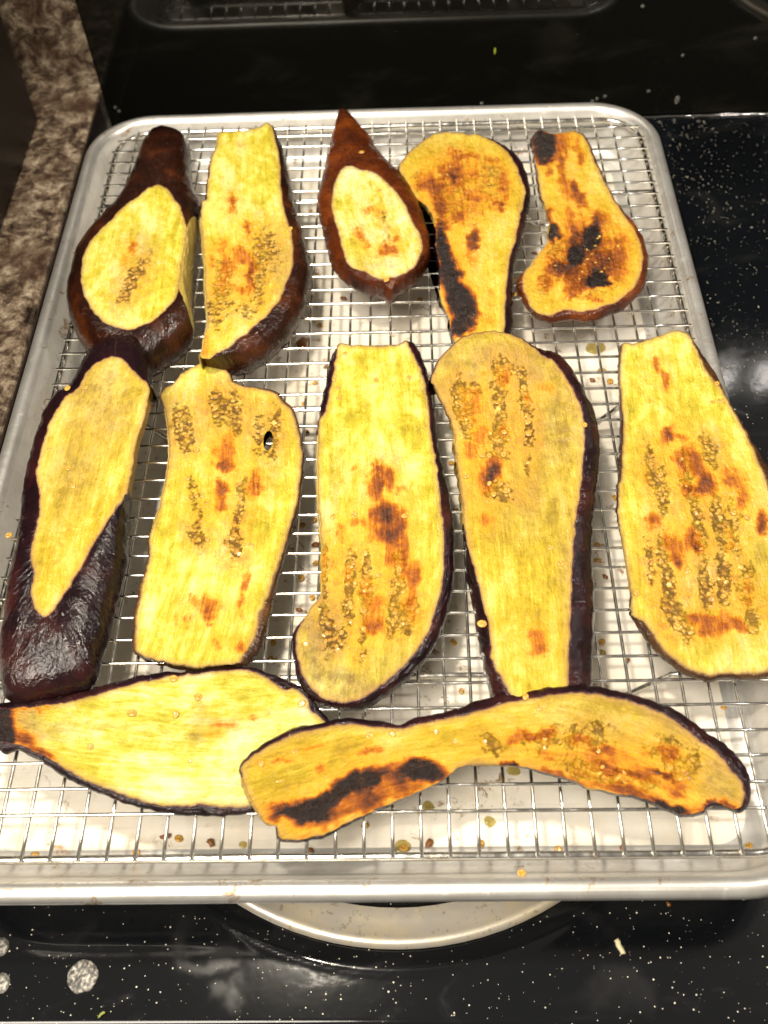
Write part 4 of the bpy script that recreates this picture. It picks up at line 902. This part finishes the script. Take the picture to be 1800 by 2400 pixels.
build_slice('eggplant_slice', 'largest slice, ochre face with dark seed clusters and wide purple-black peel on right', I_, 1.25, 0.45, FL_OCHRE, SK_PURPLE,
            [('m', 1050, 40), ('m', 1120, 500), ('m', 1190, 1000), ('m', 1260, 1850)], [(1200, 1500, 0.08), (1220, 1200, 0.08), (1130, 800, 0.95), (1150, 950, 0.2)],
            burn=blobs('m', [(950, 420, 80, 110, 0, .36), (1100, 270, 46, 50, 0, .44), (1000, 565, 60, 60, 0, .40), (1045, 740, 34, 80, 15, .74), (945, 640, 36, 60, 0, .46), (1005, 740, 56, 60, 0, .44), (1020, 970, 50, 56, 0, .40), (1100, 540, 40, 60, 0, .38), (1300, 330, 60, 34, 20, .32), (1275, 1530, 54, 50, 0, .46), (1275, 1600, 46, 50, 10, .46), (1010, 800, 50, 60, 0, .35), (1215, 380, 26, 50, 0, .35), (1005, 260, 40, 20, 0, .3)]),
            seed=blobs('m', [(880, 350, 24, 90, 0, 1.0), (940, 320, 56, 44, 0, .9), (915, 440, 60, 100, -10, .75), (1080, 240, 30, 80, 0, .8), (1140, 230, 70, 34, 20, .85), (1085, 400, 36, 160, -4, .85), (1205, 380, 28, 200, -8, .9), (1225, 560, 26, 80, 0, .9), (1080, 560, 44, 110, 0, .8), (1050, 650, 100, 34, 0, .7), (1080, 830, 76, 56, 10, .9), (920, 520, 40, 70, -10, .7), (1225, 720, 18, 90, 0, .5)]),
            tan=blobs('m', [(1380, 520, 130, 280, 0, .75), (950, 180, 260, 130, -15, .75), (1250, 250, 200, 130, 25, .7), (1250, 900, 260, 220, 0, .45), (830, 400, 60, 160, -15, .6), (1150, 500, 200, 300, 0, .3), (1400, 1200, 50, 300, 0, .5)]),
            loose=[('m', 918, 760, .16), ('m', 1325, 1107, .13), ('m', 1376, 1183, .16), ('m', 998, 1477, .19), ('m', 1000, 660, .15), ('m', 1030, 660, .14), ('m', 1100, 655, .16), ('m', 1115, 832, .16), ('m', 1050, 845, .15), ('m', 1220, 495, .16), ('m', 1222, 555, .15), ('m', 1100, 545, .14), ('m', 1495, 512, .13)], sid=9, nseed=0.9)
# K
K_ = pairs('k', [(-45, 300, -50, 285), (10, 296, 5, 272), (60, 292, 60, 264), (130, 287, 130, 260), (200, 277, 200, 253), (300, 262, 280, 243), (400, 238, 370, 220), (480, 212, 460, 192), (560, 190, 545, 168), (650, 170, 640, 146), (730, 156, 730, 136), (800, 148, 800, 131), (880, 140, 880, 125), (960, 132, 960, 117), (1040, 127, 1050, 113), (1090, 133, 1110, 122), (1138, 154, 1175, 150), (1190, 188, 1235, 172), (1232, 213, 1285, 195), (1270, 206, 1320, 215), (1308, 228, 1352, 255), (1333, 262, 1375, 290), (1343, 300, 1400, 320), (1380, 330, 1425, 352), (1430, 380, 1445, 385), (1420, 460, 1440, 475), (1340, 580, 1365, 610), (1230, 680, 1250, 715), (1150, 708, 1165, 740), (1080, 718, 1090, 745), (1000, 720, 1000, 757), (930, 718, 920, 762), (870, 710, 860, 761), (820, 715, 800, 758), (750, 716, 730, 750), (680, 712, 660, 738), (620, 698, 600, 724), (560, 678, 535, 706), (500, 657, 475, 682), (430, 628, 405, 652), (370, 605, 345, 626), (300, 566, 275, 592), (240, 526, 215, 550), (190, 496, 165, 518), (130, 466, 110, 488), (80, 450, 70, 478), (35, 442, 30, 495), (-10, 430, 5, 480), (-50, 410, -50, 430)])
build_slice('eggplant_slice', 'palest cream-yellow slice with withered dark stem end pointing left, lying crosswise in front', K_, 0.45, 0.2, FL_PALE, SK_PURPLE,
            [('k', -30, 350), ('k', 400, 420), ('k', 900, 450), ('k', 1430, 400)], [(100, 1690, 0.25), (300, 1650, 0.12), (600, 1750, 0.08), (380, 1600, 0.10)],
            burn=blobs('k', [(0, 340, 58, 110, 0, .92), (15, 420, 50, 66, 0, .92), (105, 430, 60, 30, 25, .66), (185, 480, 60, 16, 30, .72), (140, 296, 80, 12, 0, .6), (965, 360, 80, 34, 0, .33), (935, 405, 46, 22, 0, .28), (1080, 330, 34, 14, 0, .32), (1150, 320, 20, 10, 0, .3)]),
            tan=blobs('k', [(845, 390, 60, 70, 30, .55), (230, 390, 110, 50, 10, .5), (110, 370, 90, 100, 0, 1.0), (870, 300, 30, 40, 0, .5), (500, 380, 200, 12, 5, .3)]),
            loose=[('k', 858, 247, .17), ('k', 573, 317, .19), ('k', 760, 320, .14), ('k', 392, 462, .13), ('k', 1305, 273, .18), ('k', 755, 168, .18), ('k', 822, 526, .07)], sid=11, bumpy=1.2)
# L
L_ = pairs('l', [('k', 1045, 538, 1035, 528), ('k', 1110, 484, 1095, 474), ('k', 1200, 434, 1185, 420), ('k', 1300, 398, 1285, 380), ('k', 1400, 374, 1390, 356), ('k', 1520, 364, 1510, 342), ('k', 1640, 374, 1640, 350), (60, 378, 60, 360), (130, 370, 130, 342), (200, 352, 195, 328), (300, 332, 290, 306), (400, 308, 385, 268), (500, 276, 480, 242), (600, 255, 590, 225), (700, 238, 690, 208), (800, 228, 800, 200), (900, 230, 905, 200), (1000, 246, 1015, 222), (1100, 272, 1120, 250), (1195, 312, 1222, 290), (1275, 362, 1305, 335), (1345, 412, 1378, 385), (1412, 462, 1445, 430), (1470, 512, 1505, 475), (1500, 560, 1545, 525), (1540, 600, 1575, 580), (1560, 655, 1586, 640), (1550, 700, 1578, 700), (1530, 725, 1545, 745), (1480, 718, 1490, 736), (1430, 700, 1435, 725), (1395, 715, 1395, 738), (1372, 740, 1372, 758), (1290, 750, 1290, 764), (1240, 732, 1238, 746), (1180, 708, 1176, 722), (1100, 674, 1095, 688), (1000, 662, 996, 674), (920, 644, 916, 654, 'f'), (870, 632, 866, 642, 'f'), (800, 600, 796, 610), (740, 582, 735, 592), (680, 566, 675, 576), (630, 552, 626, 560), (560, 542, 557, 549, 'f'), (500, 540, 497, 547, 'f'), (440, 538, 437, 545, 'f'), (380, 536, 377, 543, 'f'), (325, 548, 322, 556), (280, 580, 277, 588), (235, 612, 232, 620), (160, 650, 157, 660), (80, 682, 77, 692), ('k', 1659, 715, 1656, 730), ('k', 1560, 760, 1556, 776), ('k', 1480, 800, 1474, 818), ('k', 1400, 838, 1395, 856), ('k', 1300, 862, 1298, 876), ('k', 1235, 858, 1230, 872), ('k', 1200, 845, 1192, 854), ('k', 1196, 806, 1190, 806, 'f'), ('k', 1162, 798, 1158, 804, 'f'), ('k', 1130, 765, 1124, 769, 'f'), ('k', 1092, 708, 1086, 711, 'f'), ('k', 1064, 650, 1058, 652, 'f'), ('k', 1048, 595, 1042, 596, 'f')])
build_slice('eggplant_slice', 'long curved banana-like slice with charred folded edge, lying crosswise on top in front', L_, 0.55, 0.22, FL_DEEP, SK_PURPLE,
            [('k', 1040, 700), ('k', 1350, 580), ('l', 0, 480), ('l', 400, 430), ('l', 850, 430), ('l', 1200, 530), ('l', 1560, 700)],
            [(600, 1830, 0.62), (750, 1740, 0.55), (1150, 1640, 0.85), (1300, 1640, 1.05), (1000, 1740, 0.35), (1450, 1800, 0.15), (1700, 1880, 0.10), (900, 1850, 0.18), (720, 1950, 0.12)],
            burn=blobs('l', [('k', 1370, 700, 180, 34, -20, .96), ('k', 1240, 735, 110, 44, -15, .62), ('k', 1340, 745, 90, 42, -10, 1.0), ('k', 1180, 740, 46, 50, 0, .46), ('k', 1560, 605, 120, 46, -18, .94), ('k', 1610, 680, 80, 50, -20, .62), ('k', 1420, 770, 180, 44, -22, .5), ('k', 1130, 530, 26, 18, 0, .46), ('k', 1345, 468, 60, 16, -8, .48), ('k', 1210, 515, 50, 14, -10, .42), ('k', 1390, 552, 22, 16, 0, .46), ('k', 1590, 482, 60, 14, -8, .5), ('k', 1560, 690, 100, 70, -20, .5),
                             (60, 590, 70, 60, 0, .8), (150, 560, 90, 40, -5, .95), (220, 575, 60, 40, 0, .8), (110, 640, 110, 40, -20, .55), (640, 410, 105, 26, -3, .60), (950, 482, 60, 28, 10, .64), (850, 435, 60, 26, 0, .42), (1230, 480, 80, 34, 15, .44), (1100, 585, 110, 22, 15, .5), (980, 560, 100, 20, 20, .5), (1000, 640, 130, 24, 10, .5), (1200, 572, 56, 14, 0, .74), (760, 590, 110, 26, 15, .62), (1100, 670, 150, 22, 15, .62), (1230, 735, 80, 30, 15, .86), (1350, 735, 60, 22, 0, .5), (1420, 715, 60, 16, -10, .80), (1480, 728, 60, 16, 0, .8), (540, 540, 46, 12, 0, .85), (1280, 650, 60, 26, 0, .5), (550, 430, 30, 26, 0, .46), (1250, 610, 60, 20, 10, .4), (720, 500, 60, 20, 10, .3), (1000, 540, 380, 110, 8, .30)]),
            seed=blobs('l', [(700, 440, 160, 70, 0, .65), (900, 420, 160, 60, 5, .65), (1000, 590, 220, 50, 12, .65), (1250, 490, 130, 80, 15, .7), (1280, 580, 80, 40, 0, .7), (470, 450, 60, 70, 0, .55), (820, 540, 130, 40, 10, .5)]),
            tan=blobs('l', [(1250, 340, 220, 80, 25, .65), (1450, 600, 100, 140, 0, .8), (900, 300, 300, 50, 5, .35), (1050, 400, 300, 90, 10, .35)]),
            loose=[('k', 1270, 478, .15), ('k', 1205, 605, .16), ('k', 1128, 530, .14), ('k', 1595, 413, .15), ('l', 612, 243, .14), ('l', 670, 292, .13), ('l', 305, 437, .13), ('l', 225, 398, .12), ('l', 35, 408, .13)], sid=12, nseed=0.55, seedr=0.11, bumpy=1.6)

# ------------------------------------------------------------------ fallen seeds, crumbs and oil drops in the pan
flr = [(751, 762), (729, 494), (764, 860), (739, 897), (712, 947), (720, 1013), (709, 1230), (738, 1218), (741, 1277), (739, 1320), (706, 1355), (701, 1430), (732, 1399), (1059, 1085), (1067, 1196), (1062, 1504), (1081, 1618), (1418, 1352), (1399, 1313), (1409, 1506), (1469, 1549), (1440, 1165), (1695, 1655), (1006, 1977), (1127, 1976), (1308, 1991), (1460, 1988), (1754, 1982), (320, 1999), (494, 1975), (84, 2002), (420, 1966), (388, 1961), (857, 1934), (1411, 869), (1388, 891), (1431, 893), (1400, 1276), (727, 1996), (1529, 1880), (985, 702), (1253, 594), (640, 1505), (635, 1543), (805, 700), (360, 950), (590, 1210)]
FL = []
def crumb(c, r, seed):
    return blob(c, r, r*random.uniform(.6, 1), r*0.5, seed, 8, 5, 0.28)
for k, (x, y) in enumerate(flr):
    zf = -2.28; p = onz(x, y, zf)
    if p[1] < PY0+2.2: zf = -1.9; p = onz(x, y, zf)
    if k % 3 == 2:
        V, Fc = crumb((p[0], p[1], zf+0.03), random.uniform(.11, .19), k)
        o = place('crumb', V, Fc, M_CRUMB, tuple(p)); FL.append((x, y, o, 'brown crumb', 'crumb'))
    else:
        o = bpy.data.objects.new('fallen_seed', SEEDS_LOC); SC.collection.objects.link(o); r = random.uniform(.13, .19); o.scale = (r, r, r)
        o.location = W2((p[0], p[1], zf)); o.rotation_euler = (random.uniform(-.3, .3), random.uniform(-.3, .3), random.uniform(0, 6.28))
        FL.append((x, y, o, 'amber seed', 'seed'))
def gap(x, y):
    if y > 1900: return 'in the near left trough' if x < 900 else 'in the near right trough'
    if y < 850 and x < 900: return 'on pan floor by the teardrop piece'
    if x < 660 and y > 850: return 'on pan floor by the slice with a hole'
    if x < 800: return 'on pan floor left of the centre slice'
    if x < 1150: return 'on pan floor between centre and largest slices'
    if y < 800: return 'on pan floor by the charred far slices'
    if y < 1600: return 'on pan floor right of the largest slice'
    return 'on pan floor right of the curved slice'
gr = {}
for f in FL: gr.setdefault((gap(f[0], f[1]), f[3]), []).append(f)
for (g, nm), it in gr.items():
    near_row = 'trough' in g
    it.sort(key=lambda f: f[0] if near_row else f[1])
    for k, f in enumerate(it):
        lb = '%s %s' % (nm, g) + ('' if len(it) == 1 else ', %s from the %s' % (ORD[k], 'left' if near_row else 'far end'))
        tag(f[2], lb, f[4], {'seed': 'seeds fallen onto the pan floor', 'crumb': 'crumbs fallen onto the pan floor'}[f[4]])
V, Fc = crumb((*onz(708, 806, -2.25)[:2], -2.2), 0.36, 77); o = place('crumb', V, Fc, M_CRUMB, tuple(onz(708, 806, -2.25))); tag(o, 'large flat brown crumb on the pan floor, between the second and teardrop slices', 'crumb')
for k, (x, y, z, lb) in enumerate([(1221, 2046, -0.30, 'orange-brown seed stuck on the near wall of the pan just outside the rack'), (20, 1255, 0.12, 'amber seed on the frame wire at the left edge of the photo'), (53, 1243, 0.2, 'amber seed against the dark peel of the left end piece'), (1203, 656, 0.1, 'pale seed on the peel between the two charred slices of the far row'), (1206, 690, 0.1, 'pale seed just below another beside the charred far row slices')]):
    p = onz(x, y, z); o = bpy.data.objects.new('fallen_seed', SEEDS_LOC); SC.collection.objects.link(o); o.scale = (.16, .16, .16)
    o.location = W2(p); o.rotation_euler = (0.3, 0.2, k); tag(o, lb, 'seed')
def drop(px, py, r, z=-2.345, k=0):
    p = onz(px, py, z); V, Fc = blob((p[0], p[1], z), r, r*0.9, r*0.16, k, 16, 8, 0.06); return place('oil_drop', V, Fc, M_OIL, tuple(p))
tag(drop(943, 1985, .30, k=1), 'round golden oil drop with a seed in it, near end of the pan', 'oil drop')
o = bpy.data.objects.new('fallen_seed', SEEDS_LOC); SC.collection.objects.link(o); o.scale = (.17,)*3; o.location = W2(onz(945, 1987, -2.28)); tag(o, 'amber seed sitting in the round golden oil drop near the front of the pan', 'seed')
tag(drop(1396, 814, .5, k=2), 'widest green-yellow oil drop on the pan floor left of the wide lemon-yellow slice', 'oil drop')
for k, (x, y, r, wh) in enumerate([(1148, 1926, .22, 'in the near right trough'), (1003, 1890, .22, 'just below the waist of the curved slice'), (1204, 1806, .24, 'touching the lower edge of the curved slice'), (1411, 868, .2, 'below the widest oil drop'), (570, 1980, .15, 'in the near left trough'), (1411, 1530, .16, 'right of the largest slice')]):
    tag(drop(x, y, r, k=k+5), 'small yellow oil drop on the pan floor, '+wh, 'oil drop', 'small oil drops on the pan floor')

# crumbs on the stove top
def stick(px1, py1, px2, py2, r, col, lb, nm='crumb', cat='crumb'):
    a = onz(px1, py1, -H+0.1); b = onz(px2, py2, -H+0.1); P = [a+(b-a)*k/5+np.array([0.02*math.sin(k*2), 0, 0]) for k in range(6)]
    V, Fc = tube(P, r, 7); V = [np.array(v)+0.02*np.array([noise.noise(Vector(v)*9), noise.noise(Vector(v)*7), 0]) for v in V]
    o = place(nm, V, Fc, col, tuple(a)); tag(o, lb, cat)
stick(1444, 2202, 1461, 2236, 0.10, mat_plain('cream_crumb', (0.78, 0.70, 0.42), 0.5), 'cream-coloured sliver lying on the black stove top at the lower right')
stick(230, 2384, 245, 2371, 0.05, mat_plain('green_crumb', (0.25, 0.28, 0.05), 0.5), 'tiny green herb fragment on the black stove top at the lower left', 'herb_fragment', 'herb')
p = onz(1566, 2120, -H); V, Fc = crumb((p[0], p[1], -H+0.06), .10, 5); o = place('crumb', V, Fc, M_CRUMB, tuple(p)); tag(o, 'tiny reddish crumb on the black stove top just below the near pan rim at right', 'crumb')
p = ony(1160, 120, 26.65); V, Fc = blob(p, .06, .03, .22, 8); o = place('herb_fragment', V, Fc, mat_plain('herb_green', (0.28, 0.34, 0.03), 0.5), tuple(p)); tag(o, 'tiny green herb bit stuck on the black panel behind the pan', 'herb')
# dried-on grey boil-over spots, thin crusts proud of the enamel
M_CRUST = None
def mat_crust():
    t = NT('grey_burnt_crust'); o = t.tc.outputs['Object']; n = t.noise(t.map(src=o), 700, 3, 0.7)
    return t.set(col=t.ramp(n, [(0.38, (0.03, 0.028, 0.026)), (0.52, (0.16, 0.15, 0.13)), (0.66, (0.55, 0.52, 0.46))]), rough=0.5, nrm=t.bump(n, 0.8, 0.0006))
M_CRUST = mat_crust()
for k, (x, y, r, lb) in enumerate([(194, 2288, .56, 'round grey crusty spill spot on the stove top at the lower left'), (0, 2220, .34, 'grey crusty spill spot at the lower left edge, upper of two'), (0, 2305, .36, 'grey crusty spill spot at the lower left edge, lower of two')]):
    p = onz(x, y, -H); V = [(p[0], p[1], -H+0.03+cook_z(p[0], p[1]))]; n = 40
    for ring in (0.5, 0.92, 1.0):
        for i in range(n):
            a = 2*math.pi*i/n; rr = r*ring*(1+0.10*noise.noise(Vector((math.cos(a)*2, math.sin(a)*2, k*5))))
            V.append((p[0]+rr*math.cos(a), p[1]+rr*math.sin(a), cook_z(p[0]+rr*math.cos(a), p[1]+rr*math.sin(a))-H+(0.03 if ring < 1 else -0.01)))
    Fc = [(0, 1+i, 1+(i+1) % n) for i in range(n)]
    for q in range(2):
        for i in range(n): Fc.append((1+q*n+i, 1+(q+1)*n+i, 1+(q+1)*n+(i+1) % n, 1+q*n+(i+1) % n))
    tag(place('spill_spot', V, Fc, M_CRUST, tuple(p)), lb, 'stain')
print('SLICES', ALLPTS)
